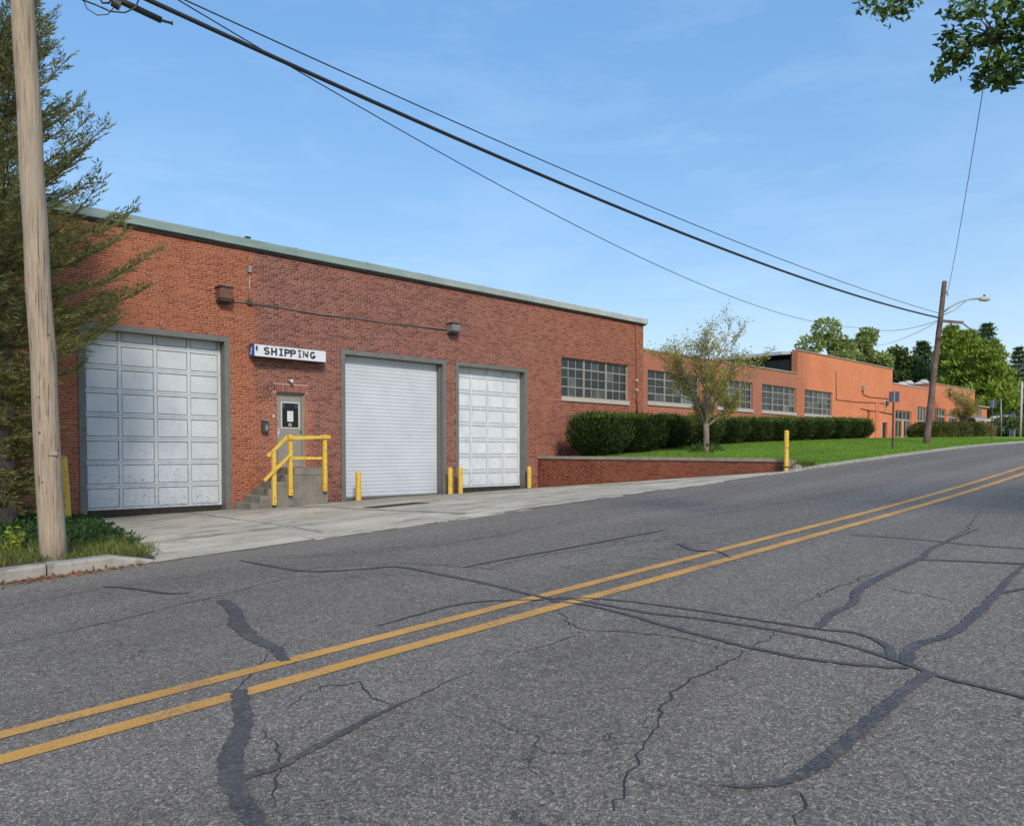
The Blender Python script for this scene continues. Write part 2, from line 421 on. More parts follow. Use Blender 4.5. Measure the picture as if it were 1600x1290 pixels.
M['conduit_rust'] = weathered('rusty_pipe', lin(140, 84, 64), 0.7, 0.15, 3)
M['sign_white'] = weathered('sign_white', lin(208, 212, 218), 0.5, 0.06, 3, dirt=lin(150, 150, 146), dirt_amt=0.3, dscale=14)
M['sign_blue'] = weathered('sign_blue', lin(44, 84, 150), 0.45, 0.25, 5, dirt=lin(96, 122, 156), dirt_amt=0.4, dscale=9)
M['ink'] = weathered('letter_ink', lin(32, 36, 48), 0.55, 0.3, 7)
def faded():
    s = NT('letter_faded')
    return s.done(s.mix(s.rmap(s.noise(16, 3), 0.52, 0.58), lin(40, 42, 50), lin(176, 176, 166)), 0.6)
M['ink_faded'] = faded()
M['post_sign'] = weathered('sign_back_blue', lin(50, 62, 84), 0.5, 0.1, 3)
M['paper'] = weathered('paper', lin(206, 214, 216), 0.8, 0.04, 6)
M['alu'] = weathered('aluminium', lin(186, 188, 188), 0.4, 0.06, 3)
M['window_steel'] = weathered('window_steel', lin(144, 142, 134), 0.6, 0.12, 4)
M['oak'] = weathered('door_wood', lin(206, 158, 104), 0.6, 0.08, 4)
M['house_white'] = weathered('house_white', lin(206, 206, 200), 0.8, 0.05, 2)
M['slate'] = weathered('slate_roof', lin(112, 122, 134), 0.8, 0.1, 3)
M['car_paint'] = weathered('car_paint', lin(196, 200, 206), 0.3, 0.03, 2, bump=0)
M['tyre'] = weathered('tyre', lin(34, 34, 34), 0.9, 0.1, 5)
M['drain'] = weathered('iron_drain', lin(98, 80, 70), 0.7, 0.2, 8)
def glass_mat(name, dark, light, bias):
    s = NT(name)
    oi = s.node('ShaderNodeObjectInfo')
    c = s.ramp(oi.outputs['Random'], [(0.0, dark), (bias, k4(dark, 1.8)), (min(bias + 0.22, 0.97), light), (1.0, k4(light, 0.55))])
    c = s.mix(s.rmap(s.noise(2.2, 3), 0.4, 0.7, 0, 0.6), c, k4(dark, 0.8))
    s.bump(s.noise(1.5, 2), 0.05, 0.02)
    return s.done(c, 0.12, spec=0.3)
M['glass'] = glass_mat('window_glass', lin(40, 46, 46), lin(112, 118, 118), 0.72)
M['glass_dark'] = glass_mat('dark_glass', lin(18, 21, 23), lin(36, 40, 42), 0.8)

def leaf_mat(name, cols, trans=0.35, rough=0.55, rand_k=1.0):
    s = NT(name)
    r = s.pos.outputs['Random Per Island']
    n = len(cols)
    c = s.ramp(r, [(i / (n - 1), cc) for i, cc in enumerate(cols)])
    c = s.mix(s.rmap(s.noise(0.9, 3), 0.35, 0.7, 0, 0.45), c, k4(cols[n // 2], 0.72))
    s.done(c, rough, spec=0.25)
    tr = s.node('ShaderNodeBsdfTranslucent'); s.l.new(k_mix(s, c, 1.25), tr.inputs['Color'])
    mx = s.node('ShaderNodeMixShader'); mx.inputs[0].default_value = trans
    out = s.n['Material Output']
    s.l.new(s.p.outputs[0], mx.inputs[1]); s.l.new(tr.outputs[0], mx.inputs[2]); s.l.new(mx.outputs[0], out.inputs[0])
    return s.m
M['needle'] = leaf_mat('hemlock_needles', [lin(88, 96, 54), lin(116, 124, 66), lin(142, 144, 82), lin(144, 124, 88)], 0.45)
M['maple'] = leaf_mat('maple_leaves', [lin(62, 84, 40), lin(84, 108, 48), lin(112, 138, 58)], 0.4)
M['young'] = leaf_mat('sparse_leaves', [lin(158, 160, 74), lin(188, 186, 96), lin(172, 150, 88), lin(146, 164, 74)], 0.45)
M['yew'] = leaf_mat('yew_leaves', [lin(28, 42, 20), lin(46, 66, 28), lin(74, 96, 40)], 0.2)
M['yew_new'] = leaf_mat('yew_new_growth', [lin(70, 92, 36), lin(94, 118, 46), lin(116, 138, 58)], 0.35)
M['boxhedge'] = leaf_mat('clipped_hedge_leaves', [lin(64, 72, 36), lin(88, 94, 46), lin(112, 112, 58)], 0.25)
M['boxhedge_tan'] = leaf_mat('hedge_leaves_tan', [lin(122, 112, 62), lin(150, 136, 84), lin(104, 104, 56)], 0.25)
M['dec_tree'] = leaf_mat('deciduous_leaves', [lin(106, 124, 62), lin(136, 152, 84), lin(164, 176, 108), lin(118, 130, 70)], 0.3)
M['dark_tree'] = leaf_mat('dark_leaves', [lin(70, 90, 54), lin(94, 114, 66), lin(122, 138, 84)], 0.25)
M['pine'] = leaf_mat('pine_needles', [lin(102, 124, 46), lin(138, 158, 58), lin(172, 184, 80)], 0.3)
M['pine_dark'] = leaf_mat('dark_pine_needles', [lin(54, 76, 48), lin(74, 98, 58), lin(96, 118, 70)], 0.2)
M['grass'] = leaf_mat('grass_blades', [lin(82, 96, 42), lin(104, 116, 52), lin(128, 128, 74)], 0.3)
M['turf'] = leaf_mat('turf_blades', [lin(86, 122, 38), lin(110, 146, 48), lin(136, 168, 64)], 0.3)
M['weed'] = leaf_mat('weed_leaves', [lin(38, 62, 32), lin(52, 80, 38), lin(72, 98, 44)], 0.3)
M['weed_bright'] = leaf_mat('bright_weed_leaves', [lin(120, 148, 48), lin(146, 164, 62), lin(176, 176, 70)], 0.4)
M['dry'] = leaf_mat('dry_leaves', [lin(120, 78, 48), lin(146, 98, 62), lin(168, 124, 80)], 0.1)

# ------------------------------------------------------------------ mesh + object helpers
WORG = {}
class MB:
    def __init__(s): s.v, s.f = [], []
    def add(s, vs, fs):
        b = len(s.v); s.v += [tuple(q) for q in vs]; s.f += [tuple(b + i for i in f) for f in fs]; return s
    def box(s, x0, x1, y0, y1, z0, z1):
        return s.add([(x0, y0, z0), (x1, y0, z0), (x1, y1, z0), (x0, y1, z0), (x0, y0, z1), (x1, y0, z1), (x1, y1, z1), (x0, y1, z1)],
                     [(0, 3, 2, 1), (4, 5, 6, 7), (0, 1, 5, 4), (1, 2, 6, 5), (2, 3, 7, 6), (3, 0, 4, 7)])
    def obox(s, c, ax, ay, az):
        """box with centre c and half-axis vectors"""
        c, ax, ay, az = Vector(c), Vector(ax), Vector(ay), Vector(az)
        vs = [c + a * ax + b * ay + d * az for d in (-1, 1) for a, b in ((-1, -1), (1, -1), (1, 1), (-1, 1))]
        return s.add(vs, [(0, 3, 2, 1), (4, 5, 6, 7), (0, 1, 5, 4), (1, 2, 6, 5), (2, 3, 7, 6), (3, 0, 4, 7)])
    def beam(s, a, b, wd, ht, up=(0, 0, 1)):
        a, b = Vector(a), Vector(b); d = (b - a); L = d.length; d.normalize()
        side = d.cross(Vector(up)); side.normalize(); u = side.cross(d)
        return s.obox((a + b) / 2, d * (L / 2), side * (wd / 2), u * (ht / 2))
    def tube(s, pts, rad, n=8, caps=True):
        pts = [Vector(p) for p in pts]
        if not hasattr(rad, '__len__'): rad = [rad] * len(pts)
        rings = []
        ref = Vector((0.31, 0.17, 1))
        for i, p in enumerate(pts):
            d = (pts[min(i + 1, len(pts) - 1)] - pts[max(i - 1, 0)]).normalized()
            a = d.cross(ref)
            if a.length < 1e-3: a = d.cross(Vector((1, 0, 0)))
            a.normalize(); b = d.cross(a)
            rings.append([p + (a * math.cos(2 * math.pi * k / n) + b * math.sin(2 * math.pi * k / n)) * rad[i] for k in range(n)])
        vs = [q for r in rings for q in r]; fs = []
        for i in range(len(pts) - 1):
            for k in range(n):
                fs.append((i * n + k, i * n + (k + 1) % n, (i + 1) * n + (k + 1) % n, (i + 1) * n + k))
        if caps:
            fs.append(tuple(range(n - 1, -1, -1))); fs.append(tuple((len(pts) - 1) * n + k for k in range(n)))
        return s.add(vs, fs)
    def prism(s, poly, h):
        """poly: list of points (ccw), extruded by vector h"""
        n = len(poly); h = Vector(h); poly = [Vector(p) for p in poly]
        vs = poly + [p + h for p in poly]
        fs = [tuple(range(n - 1, -1, -1)), tuple(range(n, 2 * n))] + [(i, (i + 1) % n, n + (i + 1) % n, n + i) for i in range(n)]
        return s.add(vs, fs)
    def bounds(s):
        a = np.array(s.v); return a.min(0), a.max(0)
    def build(s, name, mat, parent=None, smooth=False, bevel=0.0, origin=None, fix=False):
        lo, hi = s.bounds()
        o = Vector(origin) if origin is not None else Vector(((lo[0] + hi[0]) / 2, (lo[1] + hi[1]) / 2, lo[2]))
        me = bpy.data.meshes.new(name)
        me.from_pydata([(x - o.x, y - o.y, z - o.z) for x, y, z in s.v], [], s.f)
        if bevel or fix:
            bm = bmesh.new(); bm.from_mesh(me)
            bmesh.ops.recalc_face_normals(bm, faces=bm.faces)
            if bevel:
                bmesh.ops.bevel(bm, geom=[e for e in bm.edges if len(e.link_faces) == 2 and e.calc_face_angle(0) > 0.5], offset=bevel, segments=2, affect='EDGES', profile=0.6)
            bm.to_mesh(me); bm.free()
        me.materials.append(mat)
        if smooth:
            me.polygons.foreach_set('use_smooth', [True] * len(me.polygons))
        return place(me, name, o, parent)
def place(me, name, o, parent=None):
    ob = bpy.data.objects.new(name, me); COL.objects.link(ob)
    o = Vector(o)
    if parent is not None:
        ob.parent = parent; ob.location = o - WORG[parent.name]
    else: ob.location = o
    WORG[ob.name] = o
    return ob
def tag(o, label=None, cat=None, group=None, kind=None):
    if label: o['label'] = label
    if cat: o['category'] = cat
    if group: o['group'] = group
    if kind: o['kind'] = kind
    return o
def thing(name, loc, label, cat, group=None):
    o = bpy.data.objects.new(name, None); COL.objects.link(o); o.location = loc
    o.empty_display_size = 0.2
    WORG[o.name] = Vector(loc)
    return tag(o, label, cat, group)
def raw_mesh(name, V, F, mat, parent=None, origin=None, nv=4):
    """fast mesh from numpy arrays: V (n,3), F (m,nv)"""
    o = np.array(origin if origin is not None else (V[:, 0].mean(), V[:, 1].mean(), V[:, 2].min()))
    me = bpy.data.meshes.new(name)
    me.vertices.add(len(V)); me.vertices.foreach_set('co', (V - o).astype(np.float32).ravel())
    me.loops.add(F.size); me.loops.foreach_set('vertex_index', F.astype(np.int32).ravel())
    me.polygons.add(len(F)); me.polygons.foreach_set('loop_start', np.arange(0, F.size, nv, dtype=np.int32))
    me.update(calc_edges=True)
    me.materials.append(mat)
    return place(me, name, Vector(o), parent)
def unit(a): return a / (np.linalg.norm(a, axis=1, keepdims=True) + 1e-9)
def leaves(P, D, L, W, up=None):
    """rhombic leaf per point P along direction D with length L and width W -> (V, F)"""
    n = len(P); D = unit(D)
    u = rng.normal(size=(n, 3)) if up is None else up + rng.normal(size=(n, 3)) * 0.35
    S = unit(np.cross(D, u)); N = np.cross(S, D)
    L = np.broadcast_to(np.asarray(L, float), (n,))[:, None]; W = np.broadcast_to(np.asarray(W, float), (n,))[:, None]
    a = P; b = P + D * L * 0.45 + S * W * 0.5 + N * L * 0.05; c = P + D * L; d = P + D * L * 0.45 - S * W * 0.5 + N * L * 0.05
    V = np.stack([a, b, c, d], 1).reshape(-1, 3)
    return V, np.arange(4 * n).reshape(n, 4)
def sheet(name, xs, ps, zf, mat, kind='structure', lift=0.0):
    """height-field sheet over (x, perp)"""
    V = np.array([(x, p + CAMY, zf(x, p) + lift) for x in xs for p in ps]); nx, npp = len(xs), len(ps)
    F = np.array([(i * npp + j, (i + 1) * npp + j, (i + 1) * npp + j + 1, i * npp + j + 1) for i in range(nx - 1) for j in range(npp - 1)])
    o = raw_mesh(name, V, F, mat); tag(o, kind=kind)
    o.data.polygons.foreach_set('use_smooth', [True] * len(F))
    return o

# ================================================================== GROUND, ROAD, APRON, LAWN
def zground(x, p):
    k = min(max((x - 70) / 30, 0), 1)
    base = min(max(0.05 * x, -2.2), 2.9) - 1.7 + 1.35 * k
    if p > 60: base += min((p - 60) * 0.012, 6)
    return base
gx = sorted(set(list(np.linspace(-1500, -60, 8)) + list(np.linspace(-60, 140, 41)) + list(np.linspace(140, 2500, 8))))
gp = sorted(set(list(np.linspace(-900, -20, 6)) + list(np.linspace(-20, 80, 21)) + list(np.linspace(80, 2500, 8))))
tag(sheet('ground', gx, gp, zground, M['ground']))
rx = list(np.linspace(-70, -6, 14)) + list(np.linspace(-5, 50, 111)) + list(np.linspace(52, 150, 30))
rp = list(np.linspace(NEARK, KERB, 24))
road = tag(sheet('road', rx, rp, zroad, M['asphalt']))
near_verge = tag(sheet('verge', list(np.linspace(-70, 150, 60)), [-14, -8, -4, -2, -1.05], lambda x, p: zkerb(x) + 0.1, M['lawn']))
lx = [wall_x(12) + 0.3] + list(np.linspace(22.6, 60, 76)) + list(np.linspace(62, 130, 20))
def lawn_sheet():
    ps = [KERB + 0.13, 11, 11.5, 12, 12.6, 13.3, 14, 15, 16, 17, 18, 19, 20.38]
    us = np.linspace(0, 1, 110) ** 1.5
    V = []; 
    us = np.concatenate([[-1.0], us])
    for u in us:
        for p in ps:
            x0 = (wall_x(max(p, 11.15)) + 0.24) if p > 11.1 else 22.05
            x = x0 + max(u, 0) * (130 - x0)
            V.append((x, p + CAMY, zlawn(x, p) - (0.5 if u < 0 else 0)))
    n = len(ps)
    F = np.array([(i * n + j, (i + 1) * n + j, (i + 1) * n + j + 1, i * n + j + 1) for i in range(len(us) - 1) for j in range(n - 1)])
    o = raw_mesh('lawn', np.array(V), F, M['lawn']); tag(o, kind='structure')
    o.data.polygons.foreach_set('use_smooth', [True] * len(F))
lawn_sheet()
def bed_sheet():
    V = []; ps = list(np.linspace(10.68, 20.38, 16)) ; us = np.linspace(0, 1, 30) ** 0.6
    for u in us:
        for p in ps:
            x = -30 + u * (bed_x(p) + 30)
            V.append((x, p + CAMY, zbed(x, p)))
    n = len(ps)
    F = np.array([(i * n + j, (i + 1) * n + j, (i + 1) * n + j + 1, i * n + j + 1) for i in range(len(us) - 1) for j in range(n - 1)])
    tag(raw_mesh('planting_bed', np.array(V), F, M['soil']), kind='structure')
    tag(sheet('yard', list(np.linspace(-30, 3.7, 10)), [20.38, 30, 50], lambda x, p: zbed(min(x, 3.7), 20.38), M['soil']))
bed_sheet()

# concrete apron: slabs with recessed joints
apron_base = MB()
def apron_quad(mb, x_of, i0, i1, p0, p1, lift, thick=0.0, gap=0.0):
    pass
apron = thing('apron', (12, CAMY + 15, 0.2), None, None); apron['kind'] = 'structure'
def ax(f, p):
    xl, xr = bed_x(p) - 0.05, (wall_x(p) if p > 11.15 else WALL_B[0]) - 0.02
    return xl + f * (xr - xl)
cols = [0, 0.15, 0.315, 0.49, 0.66, 0.83, 1.0]
rows = [KERB + 0.62, 12.9, 15.6, 18.1, 20.36]
bp = list(np.linspace(KERB, 20.39, 12)); bf = np.linspace(0, 1, 24)
V = np.array([(ax(f, p), p + CAMY, zapron(ax(f, p), p) - 0.03) for f in bf for p in bp])
F = np.array([(i * 12 + j, (i + 1) * 12 + j, (i + 1) * 12 + j + 1, i * 12 + j + 1) for i in range(23) for j in range(11)])
raw_mesh('joint_bed', V, F, M['rubber'], apron)
def slab(f0, f1, p0, p1, name='concrete_slab', mat=None, lift=0.0, n=5):
    V = []; g = 0.012
    tz, tx = random.uniform(-0.006, 0.006), random.uniform(-0.002, 0.002)
    fs, ps = np.linspace(f0, f1, n), np.linspace(p0 + g, p1 - g, n)
    for i, f in enumerate(fs):
        for p in ps:
            x = ax(f, p) + (g if i == 0 else -g if i == n - 1 else 0)
            V.append((x, p + CAMY, zapron(x, p) + tz + tx * (p - p0) + lift))
    top = len(V)
    F = [(i * n + j, (i + 1) * n + j, (i + 1) * n + j + 1, i * n + j + 1) for i in range(n - 1) for j in range(n - 1)]
    ring = [i * n for i in range(n)] + [(n - 1) * n + j for j in range(1, n)] + [i * n + n - 1 for i in range(n - 2, -1, -1)] + [j for j in range(n - 2, 0, -1)]
    for k in ring: V.append((V[k][0], V[k][1], V[k][2] - 0.05))
    m = len(ring)
    F += [(ring[(k + 1) % m], ring[k], top + k, top + (k + 1) % m) for k in range(m)]
    mb = MB(); mb.add(V, F)
    return mb.build(name, mat or M['slab'], apron)
for i in range(len(cols) - 1):
    for j in range(len(rows) - 1):
        slab(cols[i], cols[i + 1], rows[j], rows[j + 1])
for i in range(8):
    slab(i / 8, (i + 1) / 8, KERB - 0.02 - 0.05 * (i % 3), KERB + 0.62, 'gutter_slab', M['slab'], 0.003)
# cracks across the apron slabs
def ribbon(pts, widths, zf, jitter=0.0, step=0.12, lift=0.006, ragged=0.0):
    pts = [Vector((p.x, p.y)) for p in pts]
    out = []; ws = []
    for i in range(len(pts) - 1):
        n = max(1, int((pts[i + 1] - pts[i]).length / step))
        for k in range(n):
            t = k / n
            out.append(pts[i].lerp(pts[i + 1], t)); ws.append(widths[i] * (1 - t) + widths[i + 1] * t)
    out.append(pts[-1]); ws.append(widths[-1])
    for i in range(1, len(out) - 1):
        out[i] = out[i] + Vector((random.gauss(0, jitter), random.gauss(0, jitter)))
    V, F = [], []
    for i, q in enumerate(out):
        d = (out[min(i + 1, len(out) - 1)] - out[max(i - 1, 0)])
        if d.length < 1e-6: d = Vector((1, 0))
        d.normalize(); nrm = Vector((-d.y, d.x))
        a = q + nrm * ws[i] * 0.5 * (1 + random.uniform(-ragged, ragged)); b = q - nrm * ws[i] * 0.5 * (1 + random.uniform(-ragged, ragged))
        V += [(a.x, a.y, zf(a.x, a.y - CAMY) + lift), (b.x, b.y, zf(b.x, b.y - CAMY) + lift)]
        if i: F.append((2 * i - 2, 2 * i - 1, 2 * i + 1, 2 * i))
    return V, F
for k, poly in enumerate([[(6.0, 19.6), (7.4, 19.1), (8.6, 19.4), (9.6, 19.0)], [(5.0, 14.1), (6.4, 14.6), (7.8, 14.2), (9.0, 14.5)], [(9.4, 16.4), (10.3, 17.2), (11.9, 17.0)], [(12.2, 13.9), (14.0, 14.2), (15.4, 13.7)]]):
    Vr, Fr = ribbon([Vector((x, p + CAMY)) for x, p in poly], [0.01] + [0.02] * (len(poly) - 2) + [0.008], zapron, 0.03, 0.15, 0.011 + 0.0006 * k, 0.4)
    mb = MB(); mb.add(Vr, Fr); mb.build('crack', M['crack'], apron)

for j, pr in enumerate(rows[:-1]):
    Vr, Fr = ribbon([Vector((ax(f, pr), pr + CAMY + random.gauss(0, .006))) for f in np.linspace(0.0, 1.0, 40)], [random.uniform(.012, .03) for _ in range(40)], zapron, 0.004, 0.1, 0.016 + .0004 * j, 0.5)
    mb = MB(); mb.add(Vr, Fr); mb.build('joint_filler', M['crack'], apron)
for j, f in enumerate(cols[1:-1]):
    Vr, Fr = ribbon([Vector((ax(f, p), p + CAMY)) for p in np.linspace(KERB + .62, 20.3, 30)], [random.uniform(.015, .035) for _ in range(30)], zapron, 0.004, 0.1, 0.0185 + .0004 * j, 0.5)
    mb = MB(); mb.add(Vr, Fr); mb.build('joint_filler', M['crack'], apron)

# ---- road markings and tar seals (children of the road)
def smooth(pts, ws, k=6):
    out, wo = [], []
    n = len(pts)
    for i in range(n - 1):
        p0, p1, p2, p3 = pts[max(i - 1, 0)], pts[i], pts[i + 1], pts[min(i + 2, n - 1)]
        for j in range(k):
            t = j / k
            out.append(0.5 * ((2 * p1) + (p2 - p0) * t + (2 * p0 - 5 * p1 + 4 * p2 - p3) * t * t + (3 * p1 - p0 - 3 * p2 + p3) * t ** 3))
            wo.append((ws[i] * (1 - t) + ws[i + 1] * t) * random.uniform(.88, 1.12))
    return out + [pts[-1]], wo + [ws[-1]]
def road_ribbon(name, pts, widths, mat, lift, jitter=0.0, step=0.1, ragged=0.0):
    Vr, Fr = ribbon(pts, widths, zroad, jitter, step, lift, ragged)
    mb = MB(); mb.add(Vr, Fr)
    return mb.build(name, mat, road)
for k, (pp, wd) in enumerate(((5.0, 0.135), (4.6, 0.145))):
    o = road_ribbon('yellow_line', [Vector((x, pp + CAMY)) for x in np.linspace(-60, 140, 160)], [wd] * 160, M['yellow_line'], 0.0055, 0.0, 0.3, 0.035)
seals = [  # photo polylines on the road surface with width in metres
    ([(372, 1080), (380, 1130), (362, 1180), (362, 1220), (385, 1262), (408, 1300)], [.16, .15, .17, .17, .15, .13]),
    ([(370, 1218), (420, 1205), (470, 1182), (530, 1150), (590, 1118), (632, 1098)], [.10, .09, .08, .075, .06, .025]),
    ([(345, 938), (366, 954), (374, 978), (404, 1002), (430, 1014), (444, 1034)], [.16, .18, .20, .16, .13, .11]),
    ([(375, 876), (420, 884), (480, 893), (560, 890), (620, 886), (680, 896), (760, 912), (850, 934), (900, 938), (1010, 958), (1100, 968), (1230, 988), (1330, 1010), (1408, 1036)], [.05, .09, .10, .08, .09, .10, .09, .09, .07, .07, .07, .07, .07, .08]),
    ([(590, 978), (650, 962), (700, 948), (760, 940), (850, 938)], [.02, .05, .06, .05, .04]),
    ([(870, 934), (960, 938), (1060, 950), (1160, 966), (1270, 982), (1340, 990), (1385, 1010), (1394, 1030)], [.04, .05, .05, .05, .06, .06, .08, .10]),
    ([(858, 939), (920, 947), (985, 962), (1030, 976), (1100, 994), (1180, 1014), (1260, 1030), (1340, 1040), (1420, 1045)], [.03, .05, .05, .06, .06, .06, .06, .06, .06]),
    ([(1410, 1036), (1470, 1058), (1530, 1074), (1620, 1096)], [.07, .06, .06, .05]),
    ([(1125, 1231), (1180, 1230), (1240, 1220), (1290, 1190), (1330, 1155), (1380, 1110), (1420, 1075), (1455, 1050)], [.02, .05, .09, .12, .13, .12, .11, .12]),
    ([(1415, 1036), (1430, 1010), (1480, 994), (1520, 965), (1556, 930), (1580, 902), (1605, 880)], [.14, .12, .10, .11, .10, .08, .05]),
    ([(1545, 935), (1570, 926), (1620, 918)], [.07, .07, .06]),
    ([(1270, 984), (1284, 976), (1296, 962), (1334, 942), (1342, 922), (1400, 890), (1440, 872), (1452, 860), (1480, 846), (1530, 826)], [.06, .10, .10, .11, .13, .11, .10, .09, .06, .03]),
    ([(725, 887), (800, 872), (880, 858), (960, 843), (1040, 828)], [.04, .06, .06, .06, .03]),
    ([(1060, 850), (1085, 860), (1120, 862), (1142, 872)], [.07, .08, .05, .03]),
    ([(1330, 836), (1420, 842), (1520, 852), (1600, 858)], [.05, .05, .05, .05]),
    ([(1440, 875), (1520, 878), (1600, 882)], [.05, .06, .07]),
    ([(160, 917), (210, 920), (260, 928), (300, 926)], [.03, .07, .06, .02]),
]
for i, (pl, ws) in enumerate(seals):
    sp_, sw_ = smooth([road_pt(*q) for q in pl], [w_ * (.66 if max(ws) > .09 else .8) for w_ in ws])
    road_ribbon('tar_seal', sp_, sw_, M['tar'], 0.0065 + 0.00025 * i, 0.004, 0.03, 0.16)
cracks = [
    [(420, 1018), (405, 1045), (385, 1062), (372, 1082)],
    [(960, 1290 - 20), (985, 1210), (1005, 1165), (1040, 1110), (1060, 1072), (1105, 1050), (1165, 1020), (1225, 982)],
    [(870, 950), (890, 975), (918, 985), (990, 988), (1080, 1000), (1150, 1020)],
    [(918, 986), (880, 1000), (800, 1022)],
    [(410, 1140), (440, 1180), (430, 1230), (428, 1262)],
    [(450, 1105), (500, 1075), (560, 1068), (580, 1090), (608, 1100)],
    [(0, 1008), (90, 990), (180, 970), (260, 950), (340, 932), (420, 910), (520, 892)],
    [(1240, 950), (1290, 925), (1330, 910), (1380, 890)],
    [(760, 890), (830, 870), (960, 852), (1080, 838), (1180, 826)],
    [(1245, 1290), (1256, 1258), (1250, 1240)],
    [(380, 878), (480, 870), (600, 862), (700, 850), (800, 832), (900, 812), (1000, 795)],
    [(630, 1100), (680, 1075), (740, 1050)],
    [(1010, 820), (1100, 806), (1200, 790), (1300, 772), (1400, 752)],
    [(1470, 850), (1510, 828), (1530, 800)],
    [(0, 948), (60, 938), (160, 920), (260, 906), (330, 896)],
    [(255, 892), (400, 872), (560, 862), (700, 846), (800, 836)],
    [(400, 905), (500, 886), (620, 880), (700, 884), (800, 892)],
    [(520, 905), (600, 897), (690, 902)],
    [(1180, 820), (1300, 832), (1430, 838)],
    [(900, 862), (980, 870), (1060, 876), (1150, 892)],
    [(1330, 905), (1440, 930), (1500, 942)],
]
for i, pl in enumerate(cracks):
    road_ribbon('crack', [road_pt(*q) for q in pl], [.005] + [.0105] * (len(pl) - 2) + [.005], M['crack'], 0.0035 + 0.00012 * i, 0.016, 0.06, 0.7)

for i, (xa, xb) in enumerate(((3.4, 5.2), (5.0, 7.6), (7.9, 9.2), (9.6, 13.0), (13.4, 16.2), (16.6, 21.0))):
    n_ = 14
    road_ribbon('gutter_dirt', [Vector((xa + (xb - xa) * k / n_, KERB - .03 + random.gauss(0, .035) + CAMY)) for k in range(n_ + 1)], [.02] + [random.uniform(.05, .22) for _ in range(n_ - 1)] + [.02], M['grit'], 0.0045 + .0003 * i, .01, .07, .5)
# ---- kerbs
def kerb_piece(parent, x0, x1, p0, p1, h0, h1, mat=None, n=4):
    mb = MB(); prof = []
    for i in range(n + 1):
        x = x0 + (x1 - x0) * i / n; h = h0 + (h1 - h0) * i / n
        zb = zkerb(x) - 0.25; zt = zkerb(x) + h
        r = min(0.035, max(h * 0.4, 0.004))
        prof.append([(x, p0 + CAMY, zb), (x, p0 + CAMY - 0.0, zt - r), (x, p0 + CAMY + r * .35, zt - r * .3), (x, p0 + CAMY + r, zt), (x, p1 + CAMY, zt), (x, p1 + CAMY, zb)])
    m = 6; V = [q for r_ in prof for q in r_]
    F = [(i * m + k, (i + 1) * m + k, (i + 1) * m + k + 1, i * m + k + 1) for i in range(n) for k in range(m - 1)]
    F += [tuple(range(m)), tuple(n * m + k for k in range(m - 1, -1, -1))]
    mb.add(V, F)
    return mb.build('kerb_stone', mat or M['kerb'], parent, fix=True)
kerb = thing('kerb', (2, CAMY + KERB, 0.1), None, None); kerb['kind'] = 'structure'
for a, b in ((-20, -17), (-17, -14), (-14, -11), (-11, -8), (-8, -5), (-5, -2.2), (-2.2, 0.2), (0.2, 2.33)):
    kerb_piece(kerb, a + 0.006, b - 0.006, KERB, KERB + 0.2, 0.155, 0.155)
kerb_piece(kerb, 2.342, 3.07, KERB, KERB + 0.2, 0.155, 0.15)
kerb_piece(kerb, 3.0705, 3.62, KERB, KERB + 0.2, 0.15, 0.01)
x = 21.5
while x < 120:
    kerb_piece(kerb, x + 0.006, x + 2.994, KERB - random.uniform(0, 0.03), KERB + 0.16, 0.06 if x < 22 else 0.08, random.uniform(.075, .09)); x += 3.0
x = -30
while x < 60:
    kerb_piece(kerb, x + 0.006, x + 2.994, NEARK - 0.2, NEARK, 0.12, 0.12); x += 3.0

# ================================================================== BRICKS
def brick_course_spans(L0, L1, k, bond):
    """brick spans along one course"""
    st, hd, g = 0.200, 0.0935, 0.013
    out = []
    if bond == 'flemish':
        x = L0 - (0.0 if k % 2 else 0.155)
        i = 0
        while x < L1:
            w_ = st if i % 2 == 0 else hd
            out.append((x, x + w_)); x += w_ + g; i += 1
    elif k % 6 == 5:
        x = L0 - 0.05
        while x < L1: out.append((x, x + hd)); x += hd + g
    else:
        x = L0 - (0.1065 if k % 2 else 0.0)
        while x < L1: out.append((x, x + st)); x += st + g
    return [(max(a, L0), min(b, L1)) for a, b in out if min(b, L1) - max(a, L0) > 0.03]
CH = 0.0677
def wall_bricks(x0, x1, z0, z1, holes, zmin=None):
    res = []
    k0 = 0
    n = int((z1 - z0) / CH)
    for k in range(n):
        a, b = z0 + k * CH, z0 + (k + 1) * CH - 0.0130
        zc_ = (a + b) / 2
        segs = [(x0, x1)]
        for hx0, hx1, hz0, hz1 in holes:
            if hz0 < zc_ < hz1:
                segs = [q for s0, s1 in segs for q in ((s0, min(s1, hx0)), (max(s0, hx1), s1)) if q[1] - q[0] > 0.03]
        for s0, s1 in segs:
            lo = brick_course_spans(x0, x1, k, 'common')
            for u, v in lo:
                u2, v2 = max(u, s0), min(v, s1)
                if v2 - u2 > 0.028: res.append((u2, v2, a, b))
    return res
def brick_verts(u0, u1, z0, z1, proud, d=0.004):
    return [(u0, 0, z0), (u1, 0, z0), (u1, 0, z1), (u0, 0, z1), (u0 + d, -proud, z0 + d), (u1 - d, -proud, z0 + d), (u1 - d, -proud, z1 - d), (u0 + d, -proud, z1 - d)]
BF = [(4, 5, 6, 7), (0, 1, 5, 4), (1, 2, 6, 5), (2, 3, 7, 6), (3, 0, 4, 7)]
def bricks_to_mesh(lst, mapping):
    V = []; F = []
    for i, (u0, u1, z0, z1) in enumerate(lst):
        pr = 0.0085 + random.uniform(-0.002, 0.0035)
        V += [mapping(*q) for q in brick_verts(u0, u1, z0, z1, pr, 0.0025)]
        F += [tuple(8 * i + j for j in f) for f in BF]
    return np.array(V), np.array(F)

